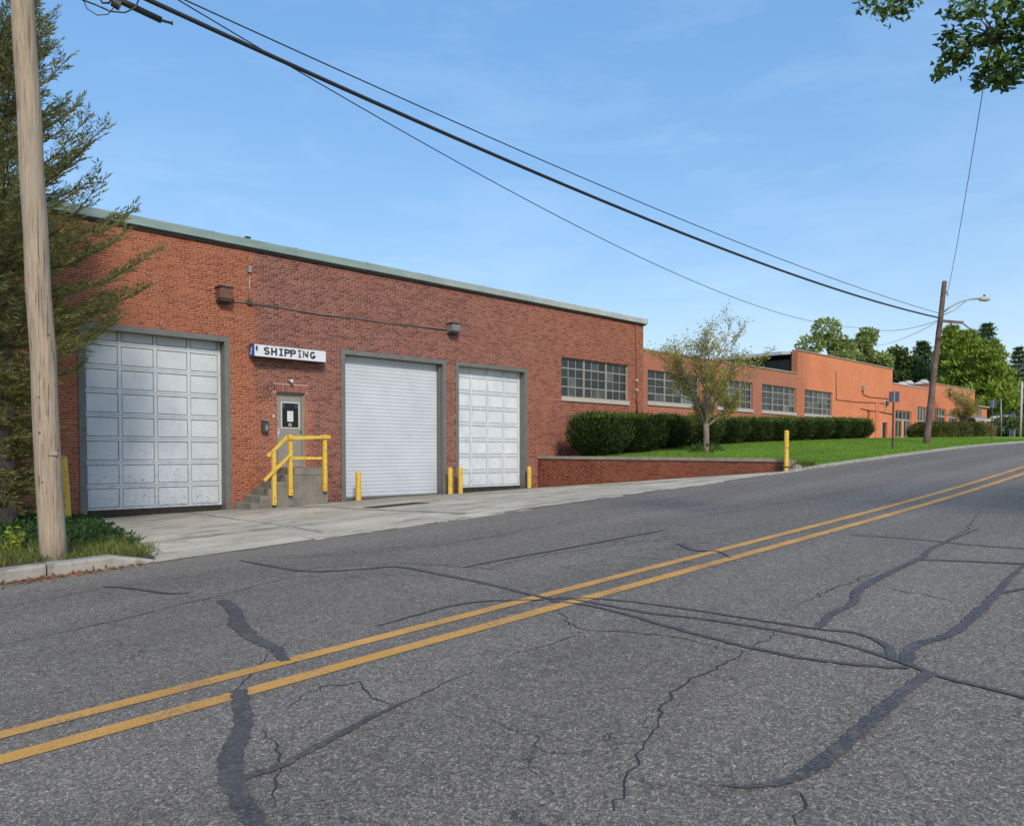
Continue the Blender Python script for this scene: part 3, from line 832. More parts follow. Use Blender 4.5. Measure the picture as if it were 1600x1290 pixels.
# ================================================================== FACTORY BUILDING
XL, XB1, XB2, XB3, XB4, XB5 = 3.82, fx(1005, 530), fx(1246, 570), fx(1394.5, 590), fx(1461.5, 610), fx(1523, 620)
Z1, Z2, Z3, Z4, Z5 = 7.36, 6.12, 7.45, fz(1428, 604.5), fz(1492, 605)
fact = thing('factory_building', (28, 0, 0.3), 'long low red brick factory with dock doors, stepped flat rooflines and steel windows', 'building')
D1 = (fx(123, 660), fx(360, 660)); D2 = (fx(532.5, 660), fx(697, 660)); D3 = (fx(711.5, 660), fx(823.5, 660))
ZH = 4.755
PD = (fx(432.5, 660), fx(477.5, 660), 1.20, fz(455, 612.5))
W1 = (fx(877.5, 590), fx(981.5, 600), fz(877.5, 619.5), fz(929, 563.5))
holes1 = [(D1[0], D1[1], -1, ZH), (D2[0], D2[1], -1, ZH), (D3[0], D3[1], -1, ZH), PD, W1]
def wall_panel(mb, x0, x1, z0, z1, holes, y=0.0, reveal=0.3):
    xs = sorted({x0, x1, *[h[i] for h in holes for i in (0, 1)]}); zs = sorted({z0, z1, *[min(max(h[i], z0), z1) for h in holes for i in (2, 3)]})
    for i in range(len(xs) - 1):
        for j in range(len(zs) - 1):
            cx, cz = (xs[i] + xs[i + 1]) / 2, (zs[j] + zs[j + 1]) / 2
            if any(h[0] < cx < h[1] and h[2] < cz < h[3] for h in holes): continue
            mb.add([(xs[i], y, zs[j]), (xs[i + 1], y, zs[j]), (xs[i + 1], y, zs[j + 1]), (xs[i], y, zs[j + 1])], [(0, 1, 2, 3)])
    for h in holes:
        a, b, c, d = h[0], h[1], max(h[2], z0), h[3]; r = y + reveal
        mb.add([(a, y, c), (a, y, d), (a, r, d), (a, r, c)], [(3, 2, 1, 0)])
        mb.add([(b, y, c), (b, y, d), (b, r, d), (b, r, c)], [(0, 1, 2, 3)])
        mb.add([(a, y, d), (b, y, d), (b, r, d), (a, r, d)], [(0, 1, 2, 3)])
        mb.add([(a, y, c), (b, y, c), (b, r, c), (a, r, c)], [(3, 2, 1, 0)])
def shell(mb, x0, x1, z0, z1, depth):
    """side walls, back and flat roof behind the facade"""
    mb.add([(x0, 0, z0), (x0, depth, z0), (x0, depth, z1), (x0, 0, z1)], [(3, 2, 1, 0)])
    mb.add([(x1, 0, z0), (x1, depth, z0), (x1, depth, z1), (x1, 0, z1)], [(0, 1, 2, 3)])
    mb.add([(x0, depth, z0), (x1, depth, z0), (x1, depth, z1), (x0, depth, z1)], [(3, 2, 1, 0)])
mb = MB(); wall_panel(mb, XL, XB1, -0.6, 7.30, holes1); shell(mb, XL, XB1, -0.6, 7.30, 28)
wall1 = mb.build('wall', M['mortar'], fact)
b1 = wall_bricks(XL, XB1, -0.32, 7.28, holes1 + [(PD[0] - 0.105, PD[1] + 0.1, PD[3], PD[3] + 0.21)])
b1 = [b for b in b1 if b[3] > zdock((b[0] + b[1]) / 2) - 0.05]
def seen(b):
    q = Vector(((b[0] + b[1]) / 2, 0, (b[2] + b[3]) / 2)) - C0
    t = q.dot(fwd); px = 800 + FPX * q.dot(rgt) / t; py = CPY - FPX * q.dot(upv) / t
    ok = (px > 175 and py > 340) or (px > 108 and py > 640)
    return (0 if ok and b[1] - b[0] > 0.19 else 1, t)
b1.sort(key=seen)
bme = bpy.data.meshes.new('brick')
bme.from_pydata([(x, y, z) for x, y, z in brick_verts(-0.1015, 0.1015, 0, CH - 0.0130, 0.0095, 0.0025)], [], BF)
bme.materials.append(M['brick'])
for (u0, u1, z0, z1) in b1[:300]:
    o = place(bme, 'brick', ((u0 + u1) / 2, -random.uniform(-0.001, 0.0025), z0), wall1)
    o.scale = ((u1 - u0) / 0.203, 1, 1)
V, F = bricks_to_mesh(b1[300:], lambda x, y, z: (x, y, z))
tag(raw_mesh('brick_field', V, F, M['brick'], wall1), kind='stuff')
# bricks turning the left corner
b1s = wall_bricks(0.0, 27.9, -0.32, 7.28, [])
V, F = bricks_to_mesh(b1s, lambda x, y, z: (XL + y, x + 0.01, z))
tag(raw_mesh('brick_return', V, F[:, ::-1], M['brick'], wall1), kind='stuff')
# soldier course over the personnel door
mb = MB(); x = PD[0] - 0.1
while x < PD[1] + 0.1:
    mb.box(x, x + 0.053, -0.010, -0.001, PD[3] + 0.012, PD[3] + 0.2); x += 0.0677
mb.build('soldier_course', M['brick'], wall1)

# roofs
mb = MB(); mb.box(XL + 0.05, XB1 - 0.05, 0.05, 27.9, 7.0, 7.1); mb.build('roof', M['roofing'], fact)
# patinated fascia in lengths with standing seams
def fascia_run(x0, x1, seg):
    n = max(1, round((x1 - x0) / seg))
    for i in range(n):
        a, b = x0 + (x1 - x0) * i / n, x0 + (x1 - x0) * (i + 1) / n
        m2 = MB()
        dz = random.uniform(-0.006, 0.006)
        m2.prism([(a + .003, -0.13, 7.235 + dz), (a + .003, -0.15, 7.25 + dz), (a + .003, -0.15, 7.44 + dz), (a + .003, -0.10, 7.475 + dz), (a + .003, 0.4, 7.49 + dz), (a + .003, 0.4, 7.235 + dz)], (b - a - .006, 0, 0))
        m2.build('fascia_panel', M['fascia'], fact, fix=True)
        m3 = MB(); m3.box(b - 0.014, b + 0.014, -0.157, -0.02, 7.25, 7.478); m3.build('fascia_seam', M['fascia'], fact)
fascia_run(XL - 0.12, XB1 + 0.12, 2.45)
mb = MB(); mb.box(XL - 0.1, XB1 + 0.1, -0.07, 0.3, 7.18, 7.232); mb.build('fascia_backing', M['dark_metal'], fact)
mb = MB(); mb.box(XB1 - 0.2, XB1 + 0.13, 0.41, 27.9, 7.25, 7.47); mb.build('fascia_return', M['fascia'], fact)
mb = MB(); q = at_perp(387, 384, 20.8); mb.tube([(q.x, q.y, 7.45), (q.x, q.y, 7.62)], 0.05, 8); mb.box(q.x - .07, q.x + .07, q.y - .07, q.y + .07, 7.62, 7.66); mb.build('roof_vent', M['dark_metal'], fact)

# ---- overhead doors
def frame_mesh(a, b, z0, zt, wd, dep=0.34):
    m = MB()
    m.box(a, a + wd, -0.03, dep, z0 - 0.2, zt)
    m.box(b - wd, b, -0.03, dep, z0 - 0.2, zt)
    m.box(a + wd, b - wd, -0.032, 0.235, zt - wd, zt)
    return m
def panel_door(dx, wd, ncol, nrow, z0, zt, yb=0.27, vis=None, paint='door_white'):
    a, b = dx[0] + wd, dx[1] - wd
    sx = 0.075
    zb = z0 + 0.15; ph = (zt - zb) / (nrow - 1 + vis); zt = zb + nrow * ph
    o = MB(); o.box(a, b, yb + 0.02, yb + 0.06, z0, zt); dr = o.build('overhead_door', M['door_groove'], fact)
    cw = (b - a) / ncol
    for r in range(nrow):
        za, zc_ = zb + r * ph, zb + (r + 1) * ph
        sec = MB()
        sec.box(a, b, yb - 0.012, yb + 0.018, za + 0.004, za + 0.052)
        sec.box(a, b, yb - 0.012, yb + 0.018, zc_ - 0.056, zc_ - 0.004)
        for c in range(ncol + 1):
            cx = a + c * cw
            l, rr = max(a, cx - sx / 2 - (sx / 2 if c == ncol else 0)), min(b, cx + sx / 2 + (sx / 2 if c == 0 else 0))
            sec.box(l, rr, yb - 0.0115, yb + 0.018, za + 0.0525, zc_ - 0.0565)
        sec.build('door_rail', M[paint], dr, bevel=0.003)
        for c in range(ncol):
            l = a + c * cw + sx / 2 + (sx / 2 if c == 0 else 0); rr = a + (c + 1) * cw - sx / 2 - (sx / 2 if c == ncol - 1 else 0)
            p = MB(); g = 0.019
            p.prism([(l + g, yb + 0.018, za + 0.053 + g), (rr - g, yb + 0.018, za + 0.053 + g), (rr - g, yb + 0.018, zc_ - 0.057 - g), (l + g, yb + 0.018, zc_ - 0.057 - g)], (0, -0.016 + random.uniform(-.003, .002), 0))
            p.build('panel', M[paint], dr, bevel=0.004)
    s = MB(); s.box(a, b, yb - 0.02, yb + 0.05, z0 - 0.02, z0 + 0.146); s.build('bottom_seal', M['rubber'], dr)
    return dr
z1 = zdock(7.1) + 0.0
panel_door(D1, 0.15, 4, 8, z1 - 0.01, ZH - 0.15, vis=.48)
frame_mesh(D1[0], D1[1], z1, ZH, 0.15).build('door_frame', M['steel_frame'], fact, bevel=0.006)
z3 = zdock(18.6)
panel_door(D3, 0.14, 4, 8, z3 - 0.01, ZH - 0.14, vis=.52, paint='door_clean')
frame_mesh(D3[0], D3[1], z3, ZH, 0.14).build('door_frame', M['steel_frame'], fact, bevel=0.006)
z2 = zdock(14.4)
frame_mesh(D2[0], D2[1], z2, ZH, 0.15).build('door_frame', M['steel_frame'], fact, bevel=0.006)
a, b = D2[0] + 0.15, D2[1] - 0.15
o = MB(); o.box(a, b, 0.30, 0.33, z2, ZH - .15); roll = o.build('roller_door', M['door_groove'], fact)
for xg in (D2[0] + .151, D2[1] - .2):
    o = MB(); o.box(xg, xg + .049, 0.12, 0.26, z2, ZH - .16); o.build('guide_rail', M['steel_frame'], roll)
ns = 38; h = (ZH - 0.15 - z2 - 0.06) / ns
sm = MB(); sm.prism([(a, 0.300, 0.0), (a, 0.268, 0.0), (a, 0.262, 0.012), (a, 0.259, h * .4), (a, 0.259, h * .7), (a, 0.263, h - 0.003), (a, 0.300, h - 0.003)], (b - a, 0, 0))
slat0 = None
for i in range(ns):
    zz = z2 + 0.06 + i * h
    if slat0 is None:
        m2 = MB(); m2.v = [(x, y, z + zz) for x, y, z in sm.v]; m2.f = sm.f
        slat0 = m2.build('slat', M['slat_white'], roll, fix=True)
        s_org = WORG[slat0.name].copy()
    else:
        c = slat0.copy(); COL.objects.link(c); c.parent = roll
        c.location = slat0.location + Vector((0, random.uniform(-.003, .003), i * h)); c.name = 'slat'
o = MB(); o.box(a, b, 0.245, 0.32, z2 - 0.02, z2 + 0.056); o.build('bottom_bar', M['steel_frame'], roll)

# ---- personnel door
o = MB(); da, db, dz0, dz1 = PD; fw = 0.055
o.box(da, da + fw, 0.10, 0.22, dz0, dz1); o.box(db - fw, db, 0.10, 0.22, dz0, dz1); o.box(da + fw, db - fw, 0.10, 0.22, dz1 - fw, dz1)
pdoor = o.build('entry_door', M['grey_door'], fact)
o = MB(); wa, wb, wz0, wz1 = fx(438.5, 650, .15), fx(467.5, 650, .15), fz(453, 669.5, .15), fz(453, 628, .15)
l, r_ = da + fw + .004, db - fw - .004
o.box(l, wa, 0.14, 0.185, dz0 + .01, dz1 - fw - .004); o.box(wb, r_, 0.14, 0.185, dz0 + .01, dz1 - fw - .004)
o.box(wa, wb, 0.14, 0.185, dz0 + .01, wz0); o.box(wa, wb, 0.14, 0.185, wz1, dz1 - fw - .004)
o.build('door_leaf', M['grey_door'], pdoor)
o = MB(); f2 = 0.035
o.box(wa, wb, 0.128, 0.15, wz0, wz0 + f2); o.box(wa, wb, 0.128, 0.15, wz1 - f2, wz1); o.box(wa, wa + f2, 0.128, 0.15, wz0 + f2, wz1 - f2); o.box(wb - f2, wb, 0.128, 0.15, wz0 + f2, wz1 - f2)
o.build('window_frame', M['alu'], pdoor)
o = MB(); o.box(wa + f2, wb - f2, 0.152, 0.16, wz0 + f2, wz1 - f2); o.build('pane', M['glass_dark'], pdoor)
cx = (wa + wb) / 2; zz = wz0 + (wz1 - wz0) * 0.27; hh = (wz1 - wz0)
o = MB(); o.box(cx - .085, cx + .10, 0.148, 0.1515, zz, zz + hh * .39); note = o.build('notice', M['paper'], pdoor)
o = MB()
for k in range(7):
    wdt = random.uniform(0.05, 0.07); zk = zz + hh * .33 - k * 0.036
    if k == 0: wdt = 0.03
    o.box(cx - wdt + .0075, cx + wdt + .0075, 0.1474, 0.1479, zk, zk + (0.014 if k == 0 else 0.005))
o.build('notice_text', M['ink'], pdoor)
for xg in (wa + f2 + .01, wb - f2 - .10):
    o = MB(); o.box(xg, xg + .09, 0.149, 0.1515, wz1 - f2 - .13, wz1 - f2 - .01); o.build('sticker', M['post_sign'], pdoor)
o = MB(); o.prism([(cx + .06 * math.cos(t_), 0.1515, wz0 + f2 + .075 + .055 * math.sin(t_)) for t_ in np.linspace(0, 2 * math.pi, 15)[:-1]], (0, -.003, 0)); o.build('round_sticker', M['cap_metal'], pdoor, fix=True)
o = MB(); o.box(l + .03, l + .075, 0.125, 0.14, dz0 + .86, dz0 + 1.12); o.tube([(l + .055, 0.125, dz0 + 1.09), (l + .055, 0.07, dz0 + 1.08), (l + .055, 0.07, dz0 + .95), (l + .055, 0.125, dz0 + .93)], 0.011, 6); o.build('door_handle', M['alu'], pdoor)
o = MB(); o.tube([(r_ - .04, 0.14, dz0 + 1.03), (r_ - .04, 0.10, dz0 + 1.03)], 0.018, 8); o.build('lock', M['dark_metal'], pdoor)
o = MB(); o.box(da, db, 0.02, 0.2, dz0 - .03, dz0 + .012); o.build('threshold', M['alu'], pdoor)

# ---- steel sash windows
def sash_window(x0, x1, z0, z1, sections, colsper, nrow, y=0.10, sill=True, glass='glass', steel='window_steel', sillh=0.16):
    fwid = 0.05
    o = MB()
    zb = z0
    o.box(x0, x1, y - .02, y + .05, z1 - fwid, z1); o.box(x0, x1, y - .02, y + .05, zb, zb + fwid)
    o.box(x0, x0 + fwid, y - .019, y + .05, zb + fwid, z1 - fwid); o.box(x1 - fwid, x1, y - .019, y + .05, zb + fwid, z1 - fwid)
    sw = (x1 - x0) / sections
    for s_ in range(1, sections):
        o.box(x0 + s_ * sw - .045, x0 + s_ * sw + .045, y - .035, y + .05, zb + fwid, z1 - fwid)
    win = o.build('window', M[steel], fact)
    g = MB(); rh = (z1 - zb - 2 * fwid) / nrow
    for s_ in range(sections):
        a = x0 + s_ * sw + (fwid if s_ == 0 else .045); b = x0 + (s_ + 1) * sw - (fwid if s_ == sections - 1 else .045)
        cw = (b - a) / colsper
        for c in range(1, colsper):
            g.box(a + c * cw - .014, a + c * cw + .014, y - .008, y + .03, zb + fwid, z1 - fwid)
        for r in range(1, nrow):
            t_ = .026 if r in (1, nrow - 1) else .014
            g.box(a, b, y - .0095, y + .031, zb + fwid + r * rh - t_, zb + fwid + r * rh + t_)
        for c in range(colsper):
            for r in range(nrow):
                p = MB(); tl = random.uniform(-.0035, .0035)
                ya = y + .012
                p.prism([(a + c * cw, ya + tl, zb + fwid + r * rh), (a + (c + 1) * cw, ya - tl, zb + fwid + r * rh), (a + (c + 1) * cw, ya + tl, zb + fwid + (r + 1) * rh), (a + c * cw, ya - tl, zb + fwid + (r + 1) * rh)], (0, .006, 0))
                p.build('pane', M[glass], win)
    g.build('muntin', M[steel], win)
    if sill:
        s = MB(); s.box(x0 - .03, x1 + .03, -.06, .2, z0 - sillh, z0 - .002); s.build('sill', M['sill'], win, bevel=0.008)
    return win
sash_window(W1[0], W1[1], W1[2], W1[3], 3, 3, 4)

# ---- middle wing (block 2)
def hz(px, py): return fz(px, py)
ZW2b, ZW2t = fz(1012, 627), fz(1012, 577)
W2 = (fx(1012, 600), fx(1093, 610), ZW2b, ZW2t)
W3 = (fx(1121, 610), fx(1176, 620), ZW2b, ZW2t)
W4 = (fx(1190.5, 620), fx(1243.5, 620), ZW2b, ZW2t)
W5 = (fx(1257, 625), fx(1300.5, 625), ZW2b, ZW2t)
print('W', W1, W2, W3, W4, W5, 'blocks', XB1, XB2, XB3, XB4, XB5, Z4, Z5, 'D', D1, D2, D3, PD)
mb = MB(); wall_panel(mb, XB1 + .004, XB2, -0.2, Z2, [W2, W3, W4]); shell(mb, XB1 + .004, XB2, -.2, Z2, 26); mb.build('wall', M['brick_mid'], fact)
for W_, n_ in ((W2, 3), (W3, 3), (W4, 3)): sash_window(*W_, n_, 2 if n_ == 3 else 3, 4)
mb = MB(); mb.box(XB1 + .05, XB2, 0.3, 25.9, Z2 - .25, Z2 - .2); mb.build('roof', M['roofing'], fact)
x = XB1 + .005
while x < XB2 - .1:
    mb = MB(); e = min(x + 2.9, XB2 - .003); mb.box(x + .003, e - .003, -.05, .32, Z2, Z2 + .07); mb.build('parapet_cap', M['cap_metal'], fact); x += 2.9
# block 3 with glazed side under a deep eave
holes3 = [W5, (fx(1355, 660), fx(1359, 660), 1, fz(1357, 641)), (fx(1378, 670), fx(1386.5, 670), zfac(55) + .05, fz(1382, 660))]
mb = MB(); wall_panel(mb, XB2 + .004, XB3, 1.0, Z3, holes3)
mb.add([(XB3, 0, 1), (XB3, 26, 1), (XB3, 26, Z3), (XB3, 0, Z3)], [(0, 1, 2, 3)])
mb.add([(XB2 + .004, 0, 1), (XB2 + .004, .35, 1), (XB2 + .004, .35, Z3), (XB2 + .004, 0, Z3)], [(3, 2, 1, 0)])
mb.add([(XB2 + .004, .35, 1), (XB2 + .5, .35, 1), (XB2 + .5, .35, Z3), (XB2 + .004, .35, Z3)], [(3, 2, 1, 0)])
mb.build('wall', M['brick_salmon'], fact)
sash_window(*W5, 3, 2, 4)
x = XB2
while x < XB3 - .1:
    mb = MB(); e = min(x + 2.9, XB3 + .04); mb.box(x + .003, e - .003, -.05, .34, Z3, Z3 + .07); mb.build('parapet_cap', M['cap_metal'], fact); x += 2.9
mb = MB(); mb.box(XB2 + .5, XB3, .36, 26, Z3 - .3, Z3 - .25); mb.build('roof', M['roofing'], fact)
mb = MB(); mb.prism([(XB2 - 1.0, .45, Z3 - .28), (XB2 + .5, .45, Z3 - .12), (XB2 + .5, .45, Z3 + .04), (XB2 - 1.0, .45, Z3 - .10)], (0, 25, 0)); mb.build('eave', M['eave'], fact, fix=True)
mb = MB(); mb.box(XB2 + .30, XB2 + .44, .45, 25.4, 5.6, Z3 - .14); cl = mb.build('clerestory', M['dark_metal'], fact)
for k in range(16):
    mb = MB(); y0 = .6 + k * 1.5; mb.box(XB2 + .27, XB2 + .30, y0, y0 + 1.4, Z2 - .25, Z3 - .24); mb.build('pane', M['glass_dark'], cl)
# things on block 3: downpipe recess, pilaster strip, small doorway, conduits
mb = MB(); mb.box(fx(1354.6, 660), fx(1359.4, 660), .18, .22, 1.5, fz(1357, 641)); mb.build('recess_panel', M['dark_metal'], fact)
mb = MB(); mb.tube([(fx(1357, 660), .06, 2.3), (fx(1357, 660), .06, fz(1357, 641))], .06, 8); mb.build('downpipe', M['conduit_rust'], fact)
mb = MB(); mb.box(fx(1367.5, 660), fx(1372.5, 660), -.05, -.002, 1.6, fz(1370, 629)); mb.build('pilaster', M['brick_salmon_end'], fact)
mb = MB(); mb.box(holes3[2][0], holes3[2][1], .12, .16, holes3[2][2], holes3[2][3]); mb.build('side_door', M['glass'], fact)
o = MB(); o.box(holes3[2][0], holes3[2][0] + .22, .05, .119, holes3[2][2], holes3[2][3]); o.build('door_post', M['sill'], fact)
def conduit(pts, r, mat, parent=fact, name='conduit', y=-.025):
    o = MB(); o.tube([(fx(px, py), y, fz(px, py)) for px, py in pts], r, 6); return o.build(name, mat, parent, smooth=True)
conduit([(1347, 607), (1348, 616), (1358, 620), (1388, 623)], .03, M['conduit_rust'])
conduit([(1306, 624), (1340, 628), (1372, 629), (1388, 631)], .028, M['conduit_rust'])
conduit([(1344, 638), (1358, 641), (1374, 643), (1394, 647)], .035, M['conduit_rust'])
conduit([(1306, 580), (1306, 624)], .028, M['conduit_rust'])
conduit([(1382, 624), (1382, 643)], .03, M['eave'])
o = MB(); q = (fx(1347, 606), -.1, fz(1347, 606)); o.box(q[0] - .12, q[0] + .16, -.16, -.004, q[2] - .18, q[2] + .14); o.build('junction_box', M['cap_metal'], fact)
o = MB(); q = (fx(1384, 630), 0, fz(1384, 630)); o.box(q[0] - .15, q[0] + .15, -.14, -.005, q[2] - .15, q[2] + .15); o.build('junction_box', M['dark_metal'], fact)
# block 4
zg4 = zfac(60)
E4 = (fx(1399, 660), fx(1424, 660), zg4 - .02, fz(1411, 641.5))
T4 = (fx(1433.5, 655), fx(1448, 655), fz(1440, 678), fz(1440, 635.5))
mb = MB(); wall_panel(mb, XB3 + .004, XB4, 1.2, Z4, [E4, T4])
mb.add([(XB3 + .004, 0, Z4), (XB4, 0, Z4), (XB4, .25, Z4), (XB3 + .004, .25, Z4)], [(0, 1, 2, 3)])
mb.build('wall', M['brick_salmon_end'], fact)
mb = MB(); mb.box(XB3 + .05, XB4 + 10, .3, 26, Z4 - .3, Z4 - .25); mb.build('roof', M['roofing'], fact)
mb = MB(); mb.box(XB3 + .05, XB4 + .3, -.05, .3, Z4 + .002, Z4 + .07); mb.build('parapet_cap', M['eave'], fact)
def glazed(x0, x1, z0, z1, nv, zt, mat, glass, name):
    o = MB(); fwd_ = .10
    o.box(x0, x1, .08, .16, z1 - fwd_, z1); o.box(x0, x1, .08, .16, z0, z0 + .08); o.box(x0, x0 + .06, .08, .16, z0 + .08, z1 - fwd_); o.box(x1 - .06, x1, .08, .16, z0 + .08, z1 - fwd_)
    if zt: o.box(x0 + .06, x1 - .06, .07, .16, zt - .08, zt + .08)
    w0 = o.build(name, M[mat], fact)
    levels = [(z0 + .08, (zt - .08) if zt else z1 - fwd_)] + ([(zt + .08, z1 - fwd_)] if zt else [])
    cw = (x1 - x0 - .12) / nv
    for (a, b) in levels:
        for k in range(nv):
            p = MB(); p.box(x0 + .06 + k * cw + .05, x0 + .06 + (k + 1) * cw - .05, .12, .13, a, b); p.build('pane', M[glass], w0)
        for k in range(1, nv):
            p = MB(); p.box(x0 + .06 + k * cw - .05, x0 + .06 + k * cw + .05, .075, .15, a, b); p.build('mullion', M[mat], w0)
    return w0
ed = glazed(*E4, 4, fz(1411, 656), 'window_steel', 'glass', 'glass_entrance')
o = MB(); xm = (E4[0] + E4[1]) / 2; o.box(xm - .18, xm + .18, .04, .15, E4[2], fz(1411, 656)); o.build('door_post', M['oak'], ed)
glazed(*T4, 3, fz(1440, 657.5), 'window_steel', 'glass', 'window')
# block 5
ws5 = [(fx(1460.5, 650), fx(1477.5, 650)), (fx(1483.5, 650), fx(1497, 650)), (fx(1504.5, 650), fx(1517.5, 650))]
zb5, zt5 = fz(1470, 659.5), fz(1470, 638.5)
h5 = [(max(a, XB4 + .3), b, zb5, zt5) for a, b in ws5]
mb = MB(); wall_panel(mb, XB4 + .004, XB5, 1.2, Z5, h5)
mb.add([(XB4 + .004, 0, 1.2), (XB4 + .004, 12, 1.2), (XB4 + .004, 12, Z5), (XB4 + .004, 0, Z5)], [(3, 2, 1, 0)])
mb.add([(XB5, 0, 1.2), (XB5, 12, 1.2), (XB5, 12, Z5), (XB5, 0, Z5)], [(0, 1, 2, 3)])
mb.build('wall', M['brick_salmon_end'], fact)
for h_ in h5: glazed(*h_, 3, zb5 + .45 * (zt5 - zb5), 'window_steel', 'glass_dark', 'window')
mb = MB(); mb.box(XB4 - .04, XB5 + .04, -.05, .3, Z5, Z5 + .07); mb.build('parapet_cap', M['cap_metal'], fact)
mb = MB(); mb.box(XB4 - .04, XB4 + .3, .301, 12, Z5, Z5 + .07); mb.build('parapet_cap', M['cap_metal'], fact)
mb = MB(); mb.box(XB4 + .3, XB5 - .02, .302, 12, Z5 - .2, Z5 - .15); mb.build('roof', M['roofing'], fact)
q = Vector((fx(1483.5, 613), 0, fz(1483.5, 613)))
o = MB(); o.tube([(q.x, -.02, q.z), (q.x, -.16, q.z)], .34, 16); al = o.build('alarm_bell', M['dark_metal'], fact)
o = MB(); o.tube([(q.x + .03, -.161, q.z), (q.x + .03, -.19, q.z)], .17, 12); o.build('bell_face', M['lamp_glass'], al)
# annex at the far end and its canopy
ann = thing('brick_annex', (XB5 + 2, 2, 3), 'small orange brick annex at the far end of the factory with a grey canopy roof', 'building')
ax0, ax1 = fx(1524, 640, 2), fx(1542, 640, 2)
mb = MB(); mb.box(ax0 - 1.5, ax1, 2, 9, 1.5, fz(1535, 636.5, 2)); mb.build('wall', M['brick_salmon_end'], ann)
mb = MB(); mb.box(ax0 - 1.6, ax1 + .25, 1.8, 9.2, fz(1535, 636.5, 2) + .003, fz(1535, 635, 2) + .05); mb.build('roof', M['cap_metal'], ann)
mb = MB(); mb.box(fx(1526, 645, 2), fx(1533, 645, 2), 1.93, 1.99, fz(1530, 652, 2), fz(1530, 639, 2)); mb.build('window', M['glass_dark'], ann)
cx0, cx1 = fx(1519, 655, -1.0), fx(1549, 655, -1.0)
mb = MB(); zc1, zc0 = fz(1534, 652.5, 1.9) + .1, fz(1534, 659, -1)
mb.prism([(cx0, -1.2, zc0 + .18), (cx1, -1.2, zc0 + .18), (cx1, 1.9, zc1 + .1), (cx0, 1.9, zc1 + .1)], (0, 0, .12)); mb.build('canopy_roof', M['slate'], ann, fix=True)
mb = MB(); mb.box(cx0, cx1, -1.26, -1.21, zc0 + .06, zc0 + .26); mb.build('canopy_fascia', M['sill'], ann)
for xx in (cx0 + .2, (cx0 + cx1) / 2, cx1 - .3):
    mb = MB(); mb.box(xx, xx + .2, -1.15, -.95, 2.2, zc0 + .15); mb.build('canopy_post', M['dark_metal'], ann)

# roof equipment behind the parapet of block 4
for px, lab, hgt, mat in ((1409, 'squat white rooftop vent, leftmost of the four above the glass entrance', 2.0, 'eave'), (1419.5, 'pale mushroom rooftop vent between the squat vent and the pole', 2.3, 'sill'), (1435, 'low boxy white rooftop vent just left of the leaning pole', 2.0, 'eave'), (1443, 'tall cream rooftop vent with cap, nearest the leaning pole', 2.7, 'sill')):
    pz = at_perp(px, 598, 26.4)
    t = thing('rooftop_vent', (pz.x, pz.y, Z4 - .25), lab, 'vent', 'vents on the factory roof')
    zt_ = fz(px, {1409: 596.5, 1419.5: 594.5, 1435: 597, 1443: 593}[px], 6)
    o = MB(); o.tube([(pz.x, pz.y, Z4 - .25), (pz.x, pz.y, zt_ - .35)], .32, 10); o.build('pipe', M[mat], t)
    o = MB(); o.tube([(pz.x, pz.y, zt_ - .36), (pz.x, pz.y, zt_ - .2), (pz.x, pz.y, zt_)], [.5, .46, .22], 12); o.build('cap', M[mat], t)

# ---- fixtures on the dock facade
def wall_light(px0, px1, py0, py1, mat, label):
    x0, x1, z0, z1 = fx(px0, py0), fx(px1, py0), fz(px0, py1), fz(px0, py0)
    x1 = x0 + (x1 - x0) * 0.8
    t = thing('wall_light', ((x0 + x1) / 2, 0, z0), label, 'wall light', 'box lamps on the dock wall')
    o = MB(); o.prism([(x0, -.30, z0 + .12), (x0, -.34, z1 - .06), (x0, -.012, z1 - .04), (x0, -.012, z0 + .05)], (x1 - x0, 0, 0)); o.build('housing', M[mat], t, bevel=.01)
    o = MB(); o.box(x0 - .02, x1 + .02, -.36, -.011, z1 - .04, z1); o.build('lid', M['dark_metal'], t)
    o = MB(); o.prism([(x0 + .02, -.27, z0 + .06), (x0 + .02, -.27, z0 + .115), (x0 + .02, -.03, z0 + .045), (x0 + .02, -.03, z0)], (x1 - x0 - .04, 0, 0)); o.build('lens', M['dark_metal'], t, fix=True)
wall_light(336, 361, 448, 474, 'brown_metal', 'brown box lamp on the brick above the left panelled dock door')
wall_light(697.5, 714, 505, 523, 'grey_metal', 'grey box lamp on the brick between the roller door and the right dock door')
t = thing('conduit', (fx(389, 470), 0, fz(389, 470)), 'thin grey conduit running between the two box lamps with one upright branch', 'conduit')
conduit([(361, 470.5), (389, 473.5), (430, 479), (470, 486), (500, 491.5), (540, 495), (600, 503.5), (660, 511), (698, 515.5)], .017, M['steel_frame'], t, 'pipe', -.032)
conduit([(389, 473), (389, 425)], .02, M['grey_metal'], t, 'branch_pipe')
o = MB(); q = (fx(389, 421), fz(389, 421)); o.box(q[0] - .05, q[0] + .05, -.08, -.011, q[1] - .09, q[1] + .09); o.build('conduit_head', M['grey_metal'], t)
o = MB(); q = (fx(389, 473), fz(389, 473)); o.box(q[0] - .06, q[0] + .06, -.08, -.011, q[1] - .06, q[1] + .06); o.build('junction_box', M['dark_metal'], t)
t = thing('drain_pipe', (fx(993, 640), 0, 1.6), 'slim rusty orange pipe down the brick right of the first steel window', 'pipe')
conduit([(993, 508), (993.3, 560), (993.8, 600), (994, 645)], .03, M['conduit_rust'], t, 'pipe', -.05)
for py in (545, 594, 609, 625):
    o = MB(); q = (fx(993.5, py), fz(993.5, py)); o.box(q[0] - .06, q[0] + .06, -.09, -.012, q[1] - .05, q[1] + .05); o.build('bracket', M['sill'] if py in (594, 609) else M['conduit_rust'], t)
